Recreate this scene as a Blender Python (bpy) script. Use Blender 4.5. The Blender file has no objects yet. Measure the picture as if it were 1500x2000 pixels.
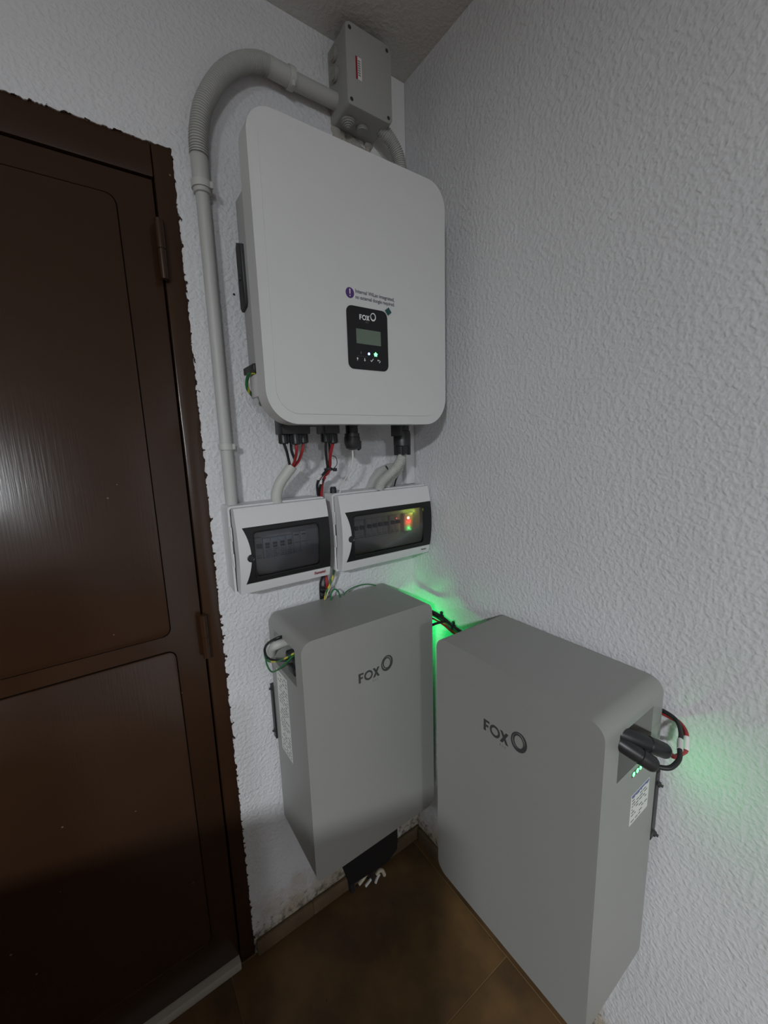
import bpy, bmesh, math, random
from mathutils import Vector, Matrix, noise
random.seed(4)
C = bpy.context.scene.collection
sc = bpy.context.scene
PI = math.pi

# ---------------------------------------------------------------- camera, world, light, exposure
F = Vector((0.56161903, 0.8101288, -0.16815288))
RV = Vector((0.81854241, -0.5736655, -0.02993673))
UV = Vector((0.12071611, 0.12082723, 0.98530625))
cd = bpy.data.cameras.new('camera'); cam = bpy.data.objects.new('camera', cd); C.objects.link(cam)
cd.sensor_fit = 'HORIZONTAL'; cd.sensor_width = 36.0; cd.lens = 789.536 / 1500 * 36; cd.clip_start = 0.01
M = Matrix((RV, UV, -F)).transposed().to_4x4(); M.translation = Vector((-0.77224, -0.96242, 1.38397))
cam.matrix_world = M; sc.camera = cam

w = bpy.data.worlds.new('world'); sc.world = w; w.use_nodes = True
w.node_tree.nodes['Background'].inputs[0].default_value = (0.75, 0.82, 1, 1)
w.node_tree.nodes['Background'].inputs[1].default_value = 0.0
LAMP = Vector((-2.5, -2.6, 2.27))
LAMP_POWER = 122
sc.view_settings.view_transform = 'Standard'; sc.view_settings.look = 'None'
sc.view_settings.gamma = 1; sc.view_settings.use_curve_mapping = False
sc.view_settings.exposure = -0.06
def area(name, loc, direction, size, power, col, shape='DISK', spread=PI):
    ld = bpy.data.lights.new(name, 'AREA'); ld.shape = shape; ld.size = size; ld.energy = power; ld.color = col; ld.spread = spread
    o = bpy.data.objects.new(name, ld); C.objects.link(o); o.location = loc
    o.rotation_euler = Vector(direction).to_track_quat('-Z', 'Y').to_euler(); return o
area('room_lamp_light', LAMP, (0, 0, -1), 0.26, LAMP_POWER, (0.93, 0.98, 1.0))
bl = bpy.data.lights.new('hanging_bulb_light', 'POINT'); bl.energy = 88; bl.color = (0.90, 0.95, 1.0); bl.shadow_soft_size = 0.09
bo = bpy.data.objects.new('hanging_bulb_light', bl); C.objects.link(bo); bo.location = (-2.35, -4.9, 2.17)

# ---------------------------------------------------------------- materials
def mat(name, col, rough=0.5, metal=0.0, spec=0.5, bump=None, vary=0.0, emit=None, estr=0, coat=0):
    m = bpy.data.materials.new(name); m.use_nodes = True; nt = m.node_tree; b = nt.nodes['Principled BSDF']
    b.inputs['Base Color'].default_value = (*col, 1); b.inputs['Roughness'].default_value = rough
    b.inputs['Metallic'].default_value = metal; b.inputs['Specular IOR Level'].default_value = spec
    b.inputs['Coat Weight'].default_value = coat
    tc = nt.nodes.new('ShaderNodeTexCoord')
    if vary or True:
        n = nt.nodes.new('ShaderNodeTexNoise'); n.inputs['Scale'].default_value = 9; n.inputs['Detail'].default_value = 5
        nt.links.new(tc.outputs['Object'], n.inputs['Vector'])
        r = nt.nodes.new('ShaderNodeMapRange'); v = max(vary, 0.02)
        r.inputs['To Min'].default_value = 1 - v; r.inputs['To Max'].default_value = 1 + v
        nt.links.new(n.outputs['Fac'], r.inputs['Value'])
        h = nt.nodes.new('ShaderNodeHueSaturation'); h.inputs['Color'].default_value = (*col, 1)
        nt.links.new(r.outputs['Result'], h.inputs['Value']); nt.links.new(h.outputs['Color'], b.inputs['Base Color'])
    if bump:
        sc_, st, dist = bump
        n = nt.nodes.new('ShaderNodeTexNoise'); n.inputs['Scale'].default_value = sc_; n.inputs['Detail'].default_value = 3
        nt.links.new(tc.outputs['Object'], n.inputs['Vector'])
        bp = nt.nodes.new('ShaderNodeBump'); bp.inputs['Strength'].default_value = st; bp.inputs['Distance'].default_value = dist
        nt.links.new(n.outputs['Fac'], bp.inputs['Height']); nt.links.new(bp.outputs['Normal'], b.inputs['Normal'])
    if emit:
        b.inputs['Emission Color'].default_value = (*emit, 1); b.inputs['Emission Strength'].default_value = estr
    return m

def plaster(name, col, stain_shade=True, door_edge=False, amp=1.0):
    m = bpy.data.materials.new(name); m.use_nodes = True; nt = m.node_tree; N = nt.nodes.new; L = nt.links.new
    b = nt.nodes['Principled BSDF']; b.inputs['Roughness'].default_value = 0.85; b.inputs['Specular IOR Level'].default_value = 0.25
    tc = N('ShaderNodeTexCoord'); sp = N('ShaderNodeSeparateXYZ'); L(tc.outputs['Object'], sp.inputs[0])
    n1 = N('ShaderNodeTexNoise'); n1.inputs['Scale'].default_value = 118; n1.inputs['Detail'].default_value = 1.2; n1.inputs['Distortion'].default_value = 0.15
    n2 = N('ShaderNodeTexNoise'); n2.inputs['Scale'].default_value = 7; n2.inputs['Detail'].default_value = 3
    n3 = N('ShaderNodeTexNoise'); n3.inputs['Scale'].default_value = 210; n3.inputs['Detail'].default_value = 2
    for n in (n1, n2, n3): L(tc.outputs['Object'], n.inputs['Vector'])
    ramp = N('ShaderNodeMapRange'); ramp.interpolation_type = 'SMOOTHSTEP'; ramp.inputs['From Min'].default_value = 0.30; ramp.inputs['From Max'].default_value = 0.76
    L(n1.outputs['Fac'], ramp.inputs['Value'])
    a = N('ShaderNodeMath'); a.operation = 'MULTIPLY_ADD'; a.inputs[1].default_value = 0.22; L(n3.outputs['Fac'], a.inputs[0]); L(ramp.outputs['Result'], a.inputs[2])
    a2 = N('ShaderNodeMath'); a2.operation = 'MULTIPLY_ADD'; a2.inputs[1].default_value = 3.0; L(n2.outputs['Fac'], a2.inputs[0]); L(a.outputs[0], a2.inputs[2])
    bp = N('ShaderNodeBump'); bp.inputs['Strength'].default_value = 1.0; bp.inputs['Distance'].default_value = 0.0013 * amp
    L(a2.outputs[0], bp.inputs['Height']); L(bp.outputs['Normal'], b.inputs['Normal'])
    # yellow-brown damp mark with the low shadow painted into it, ragged top; dirt near the skirting
    def rag(base, scale, amt):
        n = N('ShaderNodeTexNoise'); n.inputs['Scale'].default_value = scale; n.inputs['Detail'].default_value = 6; n.inputs['Roughness'].default_value = 0.65
        L(tc.outputs['Object'], n.inputs['Vector'])
        q = N('ShaderNodeMath'); q.operation = 'MULTIPLY_ADD'; q.inputs[1].default_value = amt; q.inputs[2].default_value = base
        L(n.outputs['Fac'], q.inputs[0]); return q
    cur = N('ShaderNodeMix'); cur.data_type = 'RGBA'
    cur.inputs['A'].default_value = (*col, 1); cur.inputs['B'].default_value = (col[0]*0.93, col[1]*0.93, col[2]*0.92, 1); L(n2.outputs['Fac'], cur.inputs['Factor'])
    out = cur.outputs['Result']
    if stain_shade:
        for base, scale, amt, soft, c2, fac in ((-0.10, 8, 0.60, 0.16, (0.43, 0.36, 0.27), 0.9), (-0.155, 55, 0.46, 0.06, (0.10, 0.085, 0.07), 0.8)):
            q = rag(base, scale, amt)
            s = N('ShaderNodeMath'); s.operation = 'SUBTRACT'; L(q.outputs[0], s.inputs[0]); L(sp.outputs['Z'], s.inputs[1])
            mr = N('ShaderNodeMapRange'); mr.inputs['From Max'].default_value = soft; mr.inputs['To Max'].default_value = fac; L(s.outputs[0], mr.inputs['Value'])
            mx = N('ShaderNodeMix'); mx.data_type = 'RGBA'; L(mr.outputs['Result'], mx.inputs['Factor']); L(out, mx.inputs['A']); mx.inputs['B'].default_value = (*c2, 1)
            out = mx.outputs['Result']
    if door_edge:      # brown gloss paint slopped on to the plaster edge beside the frame
        n = N('ShaderNodeTexNoise'); n.inputs['Scale'].default_value = 60; n.inputs['Detail'].default_value = 5; L(tc.outputs['Object'], n.inputs['Vector'])
        ax = N('ShaderNodeMath'); ax.operation = 'MULTIPLY_ADD'; ax.inputs[1].default_value = 1; ax.inputs[2].default_value = 0.583; L(sp.outputs['X'], ax.inputs[0])
        az = N('ShaderNodeMath'); az.operation = 'ADD'; az.inputs[1].default_value = -1.962; L(sp.outputs['Z'], az.inputs[0])
        mxx = N('ShaderNodeMath'); mxx.operation = 'MAXIMUM'; L(ax.outputs[0], mxx.inputs[0]); L(az.outputs[0], mxx.inputs[1])
        q = N('ShaderNodeMath'); q.operation = 'MULTIPLY_ADD'; q.inputs[1].default_value = 0.042; q.inputs[2].default_value = -0.0215; L(n.outputs['Fac'], q.inputs[0])
        s = N('ShaderNodeMath'); s.operation = 'SUBTRACT'; L(q.outputs[0], s.inputs[0]); L(mxx.outputs[0], s.inputs[1])
        mr = N('ShaderNodeMapRange'); mr.inputs['From Max'].default_value = 0.0008; L(s.outputs[0], mr.inputs['Value'])
        mx = N('ShaderNodeMix'); mx.data_type = 'RGBA'; L(mr.outputs['Result'], mx.inputs['Factor']); L(out, mx.inputs['A']); mx.inputs['B'].default_value = (0.03, 0.018, 0.012, 1)
        out = mx.outputs['Result']
    L(out, b.inputs['Base Color'])
    return m

WALL = (0.69, 0.69, 0.715)
m_wall_l = plaster('rough_white_plaster_beside_door', WALL, door_edge=True)
m_wall_r = plaster('rough_white_plaster', WALL, amp=0.72)
m_wall_b = mat('rough_grey_render', (0.30, 0.31, 0.31), 0.9, vary=0.3, bump=(30, 0.5, 0.005))
m_ceil = plaster('ceiling_plaster', (0.62, 0.62, 0.60), stain_shade=False, amp=0.8)
m_rough = plaster('patched_mortar', (0.42, 0.40, 0.36), stain_shade=False)
m_smooth = mat('smooth_white_plaster', (0.74, 0.74, 0.73), 0.8)
m_paint = mat('battery_grey_paint', (0.29, 0.29, 0.277), 0.42, bump=(700, 0.12, 0.0004))
m_cover = mat('inverter_white_paint', (0.60, 0.60, 0.60), 0.38, bump=(900, 0.08, 0.0003))
m_body = mat('cast_aluminium_body', (0.44, 0.44, 0.45), 0.5, 0.2)
m_pvc = mat('grey_pvc', (0.46, 0.46, 0.45), 0.5)
m_pvc2 = mat('light_pvc', (0.50, 0.50, 0.48), 0.5)
m_flex = mat('grey_corrugated_pvc', (0.43, 0.43, 0.415), 0.55)
m_boxp = mat('white_abs_plastic', (0.66, 0.66, 0.67), 0.35)
m_jbox = mat('junction_box_grey', (0.34, 0.34, 0.32), 0.6)
m_jdark = mat('junction_membrane_grey', (0.30, 0.30, 0.28), 0.6)
m_black = mat('black_plastic', (0.018, 0.018, 0.02), 0.4)
m_blackr = mat('black_rubber_cable', (0.015, 0.015, 0.016), 0.5)
m_red = mat('red_cable_sheath', (0.36, 0.02, 0.025), 0.45)
m_green = mat('green_earth_sheath', (0.02, 0.16, 0.05), 0.45)
m_white = mat('white_label', (0.7, 0.7, 0.68), 0.5)
m_cream = mat('cream_plug', (0.55, 0.5, 0.38), 0.5)
m_glass_black = mat('display_black', (0.008, 0.008, 0.010), 0.16)
m_logo = mat('dark_grey_print', (0.055, 0.055, 0.058), 0.4)
m_logo2 = mat('mid_grey_print', (0.15, 0.15, 0.15), 0.4)
m_logo_w = mat('white_print', (0.75, 0.75, 0.75), 0.4)
m_text = mat('print_violet_grey', (0.10, 0.085, 0.13), 0.5)
m_purple = mat('purple_print', (0.075, 0.03, 0.16), 0.5)
m_teal = mat('teal_sticker', (0.01, 0.075, 0.075), 0.4)
m_lcd = mat('lcd_grey_green', (0.13, 0.17, 0.13), 0.3)
m_steel = mat('dark_steel_screw', (0.10, 0.10, 0.10), 0.4, 0.8)
m_zinc = mat('zinc_plate', (0.5, 0.5, 0.5), 0.35, 0.9)
m_redpr = mat('red_print', (0.30, 0.01, 0.02), 0.5)
m_sill = mat('worn_marble_sill', (0.42, 0.38, 0.33), 0.6, vary=0.2)
m_skirt = mat('brown_skirting_tile', (0.13, 0.085, 0.045), 0.7, vary=0.7, bump=(45, 0.8, 0.006))
m_bluepr = mat('blue_print', (0.10, 0.12, 0.35), 0.5)
m_brk = mat('breaker_grey', (0.62, 0.63, 0.64), 0.45)
m_brkb = mat('breaker_pale_blue', (0.55, 0.62, 0.72), 0.45)
m_blocker = mat('dark_blocker_brown', (0.10, 0.055, 0.03), 0.5, vary=0.3)
m_led_g = mat('green_led', (0, 0.3, 0.05), 0.3, emit=(0.12, 1.0, 0.22), estr=4)
m_led_gb = mat('bright_green_led', (0, 0.3, 0.05), 0.3, emit=(0.13, 1.0, 0.24), estr=4.2)
m_led_b = mat('blue_led', (0, 0.05, 0.4), 0.3, emit=(0.35, 0.5, 1.0), estr=4)
m_led_r = mat('red_led', (0.4, 0, 0), 0.3, emit=(1.0, 0.06, 0.04), estr=5)
m_led_y = mat('pale_green_led', (0.3, 0.4, 0.1), 0.3, emit=(0.8, 1.0, 0.55), estr=8)

# striped green / yellow earth wire: rings along the generated spiral of its own object space
def striped():
    m = bpy.data.materials.new('green_yellow_earth_sheath'); m.use_nodes = True; nt = m.node_tree; b = nt.nodes['Principled BSDF']
    tc = nt.nodes.new('ShaderNodeTexCoord'); wv = nt.nodes.new('ShaderNodeTexWave'); wv.inputs['Scale'].default_value = 28; wv.inputs['Distortion'].default_value = 1
    nt.links.new(tc.outputs['Object'], wv.inputs['Vector'])
    cr = nt.nodes.new('ShaderNodeValToRGB'); cr.color_ramp.interpolation = 'CONSTANT'
    cr.color_ramp.elements[0].color = (0.02, 0.14, 0.05, 1); cr.color_ramp.elements[1].position = 0.55; cr.color_ramp.elements[1].color = (0.55, 0.50, 0.06, 1)
    nt.links.new(wv.outputs['Fac'], cr.inputs[0]); nt.links.new(cr.outputs[0], b.inputs['Base Color']); b.inputs['Roughness'].default_value = 0.45
    return m
m_earth = striped()

def door_mat():
    m = bpy.data.materials.new('brown_gloss_door_paint'); m.use_nodes = True; nt = m.node_tree; N = nt.nodes.new; L = nt.links.new
    b = nt.nodes['Principled BSDF']; b.inputs['Roughness'].default_value = 0.22; b.inputs['Specular IOR Level'].default_value = 0.5
    tc = N('ShaderNodeTexCoord'); n = N('ShaderNodeTexNoise'); n.inputs['Scale'].default_value = 3; n.inputs['Detail'].default_value = 4; L(tc.outputs['Object'], n.inputs['Vector'])
    mx = N('ShaderNodeMix'); mx.data_type = 'RGBA'; mx.inputs['A'].default_value = (0.026, 0.012, 0.008, 1); mx.inputs['B'].default_value = (0.044, 0.020, 0.008, 1)
    L(n.outputs['Fac'], mx.inputs['Factor'])
    # small pale paint flecks
    v = N('ShaderNodeTexVoronoi'); v.inputs['Scale'].default_value = 17; L(tc.outputs['Object'], v.inputs['Vector'])
    lt = N('ShaderNodeMath'); lt.operation = 'LESS_THAN'; lt.inputs[1].default_value = 0.032; L(v.outputs['Distance'], lt.inputs[0])
    m2 = N('ShaderNodeMix'); m2.data_type = 'RGBA'; L(lt.outputs[0], m2.inputs['Factor']); L(mx.outputs['Result'], m2.inputs['A']); m2.inputs['B'].default_value = (0.16, 0.12, 0.09, 1)
    L(m2.outputs['Result'], b.inputs['Base Color'])
    # vertical brush marks
    mp = N('ShaderNodeMapping'); mp.inputs['Scale'].default_value = (260, 260, 9); L(tc.outputs['Object'], mp.inputs['Vector'])
    nb = N('ShaderNodeTexNoise'); nb.inputs['Scale'].default_value = 1; nb.inputs['Detail'].default_value = 4; L(mp.outputs[0], nb.inputs['Vector'])
    nl = N('ShaderNodeTexNoise'); nl.inputs['Scale'].default_value = 5; nl.inputs['Detail'].default_value = 2; L(tc.outputs['Object'], nl.inputs['Vector'])
    ad = N('ShaderNodeMath'); ad.operation = 'MULTIPLY_ADD'; ad.inputs[1].default_value = 8; L(nl.outputs['Fac'], ad.inputs[0]); L(nb.outputs['Fac'], ad.inputs[2])
    bp = N('ShaderNodeBump'); bp.inputs['Strength'].default_value = 0.35; bp.inputs['Distance'].default_value = 0.0005; L(ad.outputs[0], bp.inputs['Height']); L(bp.outputs['Normal'], b.inputs['Normal'])
    return m
m_door = door_mat()
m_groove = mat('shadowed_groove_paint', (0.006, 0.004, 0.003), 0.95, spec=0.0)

def floor_mat():
    m = bpy.data.materials.new('worn_ochre_floor_tile'); m.use_nodes = True; nt = m.node_tree; N = nt.nodes.new; L = nt.links.new
    b = nt.nodes['Principled BSDF']; b.inputs['Roughness'].default_value = 0.5
    tc = N('ShaderNodeTexCoord'); n = N('ShaderNodeTexNoise'); n.inputs['Scale'].default_value = 5; n.inputs['Detail'].default_value = 7; n.inputs['Roughness'].default_value = 0.6; L(tc.outputs['Object'], n.inputs['Vector'])
    cr = N('ShaderNodeValToRGB'); e = cr.color_ramp.elements; e[0].position = 0.3; e[0].color = (0.042, 0.026, 0.014, 1); e[1].position = 0.72; e[1].color = (0.19, 0.100, 0.036, 1)
    L(n.outputs['Fac'], cr.inputs[0])
    v = N('ShaderNodeTexVoronoi'); v.inputs['Scale'].default_value = 14; L(tc.outputs['Object'], v.inputs['Vector'])
    lt = N('ShaderNodeMath'); lt.operation = 'LESS_THAN'; lt.inputs[1].default_value = 0.035; L(v.outputs['Distance'], lt.inputs[0])
    mx = N('ShaderNodeMix'); mx.data_type = 'RGBA'; L(lt.outputs[0], mx.inputs['Factor']); L(cr.outputs[0], mx.inputs['A']); mx.inputs['B'].default_value = (0.03, 0.02, 0.015, 1)
    L(mx.outputs['Result'], b.inputs['Base Color'])
    bp = N('ShaderNodeBump'); bp.inputs['Strength'].default_value = 0.3; bp.inputs['Distance'].default_value = 0.002; L(n.outputs['Fac'], bp.inputs['Height']); L(bp.outputs['Normal'], b.inputs['Normal'])
    return m
m_floor = floor_mat()
m_joint = mat('floor_mortar', (0.26, 0.165, 0.08), 0.8)
m_matte = mat('matte_black_metal', (0.009, 0.009, 0.010), 0.6, spec=0.25)

def smoke():
    m = bpy.data.materials.new('smoked_window_plastic'); m.use_nodes = True; nt = m.node_tree; N = nt.nodes.new; L = nt.links.new
    o = nt.nodes['Material Output']; nt.nodes.remove(nt.nodes['Principled BSDF'])
    t = N('ShaderNodeBsdfTransparent'); t.inputs[0].default_value = (0.63, 0.63, 0.65, 1)
    g = N('ShaderNodeBsdfGlossy'); g.inputs['Roughness'].default_value = 0.12; g.inputs[0].default_value = (1, 1, 1, 1)
    f = N('ShaderNodeFresnel'); f.inputs[0].default_value = 1.5; mx = N('ShaderNodeMixShader'); L(f.outputs[0], mx.inputs[0]); L(t.outputs[0], mx.inputs[1]); L(g.outputs[0], mx.inputs[2]); L(mx.outputs[0], o.inputs[0])
    return m
m_smoke = smoke()
m_smokeframe = mat('smoked_frame_plastic', (0.014, 0.014, 0.015), 0.3, spec=0.35)

# ---------------------------------------------------------------- geometry helpers
class MB:
    def __init__(s): s.bm = bmesh.new()
    def box(s, x0, x1, y0, y1, z0, z1, bev=0.0, seg=2):
        r = bmesh.ops.create_cube(s.bm, size=1); vs = r['verts']
        for v in vs:
            v.co = Vector(((x0+x1)/2 + v.co.x*(x1-x0), (y0+y1)/2 + v.co.y*(y1-y0), (z0+z1)/2 + v.co.z*(z1-z0)))
        if bev:
            es = list({e for v in vs for e in v.link_edges})
            bmesh.ops.bevel(s.bm, geom=es, offset=bev, segments=seg, affect='EDGES', profile=0.5)
        return s
    def prism(s, poly, fn0, fn1, bev=0.0, seg=3):
        """polygon given as 2-D points; fn0/fn1 map a 2-D point to the front and the back cap"""
        a = [s.bm.verts.new(fn0(*q)) for q in poly]; b = [s.bm.verts.new(fn1(*q)) for q in poly]; n = len(poly)
        f0 = s.bm.faces.new(a); s.bm.faces.new(b[::-1])
        for i in range(n): s.bm.faces.new((a[i], b[i], b[(i+1) % n], a[(i+1) % n]))
        if bev: bmesh.ops.bevel(s.bm, geom=list(f0.edges), offset=bev, segments=seg, affect='EDGES', profile=0.5)
        return s
    def ring(s, outer, inner, fn0, fn1):
        n = len(outer)
        A = [s.bm.verts.new(fn0(*q)) for q in outer]; B = [s.bm.verts.new(fn0(*q)) for q in inner]
        D = [s.bm.verts.new(fn1(*q)) for q in outer]; E_ = [s.bm.verts.new(fn1(*q)) for q in inner]
        for i in range(n):
            j = (i+1) % n
            s.bm.faces.new((A[i], A[j], B[j], B[i])); s.bm.faces.new((D[j], D[i], E_[i], E_[j]))
            s.bm.faces.new((A[j], A[i], D[i], D[j])); s.bm.faces.new((B[i], B[j], E_[j], E_[i]))
        return s
    def tube(s, pts, r, seg=12, cap=True, smooth=True, n=None, corr=None):
        P = [Vector(q) for q in pts]
        if smooth and len(P) > 2: P = catmull(P, n or 8)
        L = [0]
        for i in range(1, len(P)): L.append(L[-1] + (P[i]-P[i-1]).length)
        if corr:
            pitch, depth = corr; st = pitch/4; k = int(L[-1]/st); Q = []; R = []
            for i in range(k+1):
                Q.append(along(P, L, i*st)); R.append(r - (depth if i % 4 in (2, 3) else 0))
            P = Q
        else:
            R = [r(i/(len(P)-1)) if callable(r) else r for i in range(len(P))]
        t = (P[1]-P[0]).normalized(); u = t.orthogonal().normalized(); rings = []
        for i, q in enumerate(P):
            t2 = ((P[min(i+1, len(P)-1)]-P[max(i-1, 0)])).normalized()
            rot = t.rotation_difference(t2); u = rot @ u; t = t2; v = t.cross(u)
            rings.append([s.bm.verts.new(q + R[i]*(math.cos(a)*u + math.sin(a)*v)) for a in [2*PI*k/seg for k in range(seg)]])
        for i in range(len(rings)-1):
            for k in range(seg):
                s.bm.faces.new((rings[i][k], rings[i][(k+1) % seg], rings[i+1][(k+1) % seg], rings[i+1][k]))
        if cap: s.bm.faces.new(rings[0][::-1]); s.bm.faces.new(rings[-1])
        return s
    def lathe(s, a, d, prof, seg=24):
        """profile list of (distance along d from a, radius)"""
        a = Vector(a); d = Vector(d).normalized(); u = d.orthogonal().normalized(); v = d.cross(u); rings = []
        for h, r in prof:
            rings.append([s.bm.verts.new(a + d*h + max(r, 1e-5)*(math.cos(t)*u + math.sin(t)*v)) for t in [2*PI*k/seg for k in range(seg)]])
        for i in range(len(rings)-1):
            for k in range(seg): s.bm.faces.new((rings[i][k], rings[i][(k+1) % seg], rings[i+1][(k+1) % seg], rings[i+1][k]))
        s.bm.faces.new(rings[0][::-1]); s.bm.faces.new(rings[-1]); return s
def along(P, L, d):
    for i in range(1, len(P)):
        if L[i] >= d: return P[i-1].lerp(P[i], (d-L[i-1])/max(L[i]-L[i-1], 1e-9))
    return P[-1].copy()
def catmull(P, n):
    out = []
    for i in range(len(P)-1):
        p0 = P[i-1] if i else P[0]*2-P[1]; p1 = P[i]; p2 = P[i+1]; p3 = P[i+2] if i+2 < len(P) else P[-1]*2-P[-2]
        for k in range(n):
            t = k/n
            out.append(0.5*((2*p1) + (p2-p0)*t + (2*p0-5*p1+4*p2-p3)*t*t + (3*p1-p0-3*p2+p3)*t**3))
    out.append(P[-1]); return out
def rrect(x0, x1, z0, z1, r, n=8, rb=None):
    out = []; rt = r
    rb = r if rb is None else rb
    for cx, cz, a0, r in ((x1-rt, z1-rt, 0, rt), (x0+rt, z1-rt, 90, rt), (x0+rb, z0+rb, 180, rb), (x1-rb, z0+rb, 270, rb)):
        for k in range(n+1):
            a = math.radians(a0 + 90*k/n); out.append((cx + r*math.cos(a), cz + r*math.sin(a)))
    return out
def ellipse(cx, cz, a, b, tilt=0, n=36):
    return [(cx + a*math.cos(t)*math.cos(tilt) - b*math.sin(t)*math.sin(tilt), cz + a*math.cos(t)*math.sin(tilt) + b*math.sin(t)*math.cos(tilt)) for t in [2*PI*k/n for k in range(n)]]

def obj(name, mb, m, parent=None, smooth=True, shift=True):
    bm = mb.bm if isinstance(mb, MB) else mb
    bmesh.ops.recalc_face_normals(bm, faces=bm.faces)
    if parent is not None and shift:
        base = Vector(parent.get('_base', (0, 0, 0)))
        if parent.get('_rot'): base = None
        if base is not None:
            for v in bm.verts: v.co -= base
    me = bpy.data.meshes.new(name); bm.to_mesh(me); bm.free(); me.materials.append(m)
    if smooth:
        for p in me.polygons: p.use_smooth = True
        me.set_sharp_from_angle(angle=math.radians(38))
    o = bpy.data.objects.new(name, me); C.objects.link(o)
    if parent is not None:
        o.parent = parent
        o['_base'] = list(parent.get('_base', (0, 0, 0)))
        if parent.get('_rot'): o['_rot'] = 1
    return o
def thing(name, label, cat, loc, group=None, rotz=0):
    o = bpy.data.objects.new(name, None); C.objects.link(o); o.location = loc; o.rotation_euler = (0, 0, rotz)
    o.empty_display_size = 0.05
    o['label'] = label; o['category'] = cat; o['_base'] = list(loc)
    if group: o['group'] = group
    return o
def tag(o, label, cat, group=None):
    o['label'] = label; o['category'] = cat
    if group: o['group'] = group
    return o
def center_origin(o, p):
    p = Vector(p)
    for v in o.data.vertices: v.co -= p
    o.location = p; return o
def solo(name, mb, m, label, cat, base, group=None, smooth=True):
    o = obj(name, mb, m, None, smooth); center_origin(o, base); return tag(o, label, cat, group)
def struct(name, mb, m, smooth=False):
    o = obj(name, mb, m, None, smooth); o['kind'] = 'structure'; return o
def cut(o, boxes):
    """boolean the given boxes (MB) out of a mesh object, without operators"""
    c = obj('cutter', boxes, o.data.materials[0], None, False)
    c.parent = o.parent
    md = o.modifiers.new('b', 'BOOLEAN'); md.object = c; md.operation = 'DIFFERENCE'; md.solver = 'EXACT'
    dg = bpy.context.evaluated_depsgraph_get(); dg.update()
    me = bpy.data.meshes.new_from_object(o.evaluated_get(dg)); o.modifiers.clear(); old = o.data; o.data = me
    bpy.data.objects.remove(c, do_unlink=True); bpy.data.meshes.remove(old)
    for p in me.polygons: p.use_smooth = True
    me.set_sharp_from_angle(angle=math.radians(38))
def text(name, s, size, org, ux, uz, m, parent, thick=0.0003, bold=0.0, space=1.0, stretch=1.0):
    """flat lettering; org = lower left corner, ux / uz = writing and up directions"""
    cu = bpy.data.curves.new('t', 'FONT'); cu.body = s; cu.size = size; cu.offset = bold; cu.space_character = space; cu.resolution_u = 3
    t = bpy.data.objects.new('t', cu); C.objects.link(t); dg = bpy.context.evaluated_depsgraph_get(); dg.update()
    me = bpy.data.meshes.new_from_object(t.evaluated_get(dg)); bpy.data.objects.remove(t, do_unlink=True)
    ux = Vector(ux).normalized(); uz = Vector(uz).normalized(); nn = ux.cross(uz); org = Vector(org)
    bm = bmesh.new(); bm.from_mesh(me)
    r = bmesh.ops.extrude_face_region(bm, geom=list(bm.faces))
    for v in r['geom']:
        if isinstance(v, bmesh.types.BMVert): v.co.z += thick
    for v in bm.verts: v.co = org + ux*v.co.x*stretch + uz*v.co.y + nn*v.co.z
    return obj(name, bm, m, parent, False)

# ---------------------------------------------------------------- the room
H = 2.3095
random.seed(7)
Q = 5.2
# wall with the door opening: plaster edge ragged against the frame
def jag(a, b, n, amp):
    out = []
    for k in range(n+1):
        t = k/n; q = noise.noise(Vector((k*0.21, a[0]*7, 3.1))) * 1.6 + noise.noise(Vector((k*0.9, b[1]*5, 1.7))) * 0.9
        q = max(-1, min(1, q)) * amp
        out.append((a[0]+(b[0]-a[0])*t + (q if a[0] == b[0] else 0), a[1]+(b[1]-a[1])*t + (q if a[1] == b[1] else 0)))
    return out
dl, dr, dh = -1.46, -0.583, 1.962
mb = MB()
def quadprism(q): mb.prism(q, lambda x, z: (x, 0, z), lambda x, z: (x, 0.12, z))
quadprism([(-Q, 0), (dl, 0), (dl, H), (-Q, H)])
zs = jag((dr, dh), (dr, 0), 420, 0.0018)[::-1]; zs[-1] = (dr, dh)
for (xa, za), (xb, zb) in zip(zs[:-1], zs[1:]):
    for q in ([(xa, za), (0.12, za), (0.12, zb), (xb, zb)],):
        v = [mb.bm.verts.new((x, 0, z)) for x, z in q]; mb.bm.faces.new(v)
        k = [mb.bm.verts.new(c) for c in ((xa, 0, za), (xb, 0, zb), (xb, 0.1, zb), (xa, 0.1, za))]; mb.bm.faces.new(k)
xs = jag((dl, dh), (dr, dh), 300, 0.0022); xs[0] = (dl, dh); xs[-1] = (dr, dh)
for (xa, za), (xb, zb) in zip(xs[:-1], xs[1:]):
    v = [mb.bm.verts.new(c) for c in ((xa, 0, za), (xb, 0, zb), (xb, 0, H), (xa, 0, H))]; mb.bm.faces.new(v)
    v = [mb.bm.verts.new(c) for c in ((xa, 0, za), (xb, 0, zb), (xb, 0.1, zb), (xa, 0.1, za))]; mb.bm.faces.new(v)
v = [mb.bm.verts.new(c) for c in ((dr, 0, dh), (0.12, 0, dh), (0.12, 0, H), (dr, 0, H))]; mb.bm.faces.new(v)
v = [mb.bm.verts.new(c) for c in ((dl-0.05, 0.12, 0), (0.12, 0.12, 0), (0.12, 0.12, H), (dl-0.05, 0.12, H))]; mb.bm.faces.new(v)
bmesh.ops.remove_doubles(mb.bm, verts=mb.bm.verts, dist=1e-5)
struct('wall_left', mb, m_wall_l)
Q = 5.2
struct('wall_right', MB().box(0, 0.12, -Q, 0, 0, H), m_wall_r)
struct('wall_back', MB().box(-Q, 0.12, -Q-0.12, -Q, 0, H), m_wall_b)
struct('wall_far', MB().box(-Q-0.12, -Q, -Q-0.12, 0.12, 0, H), m_wall_b)
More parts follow.
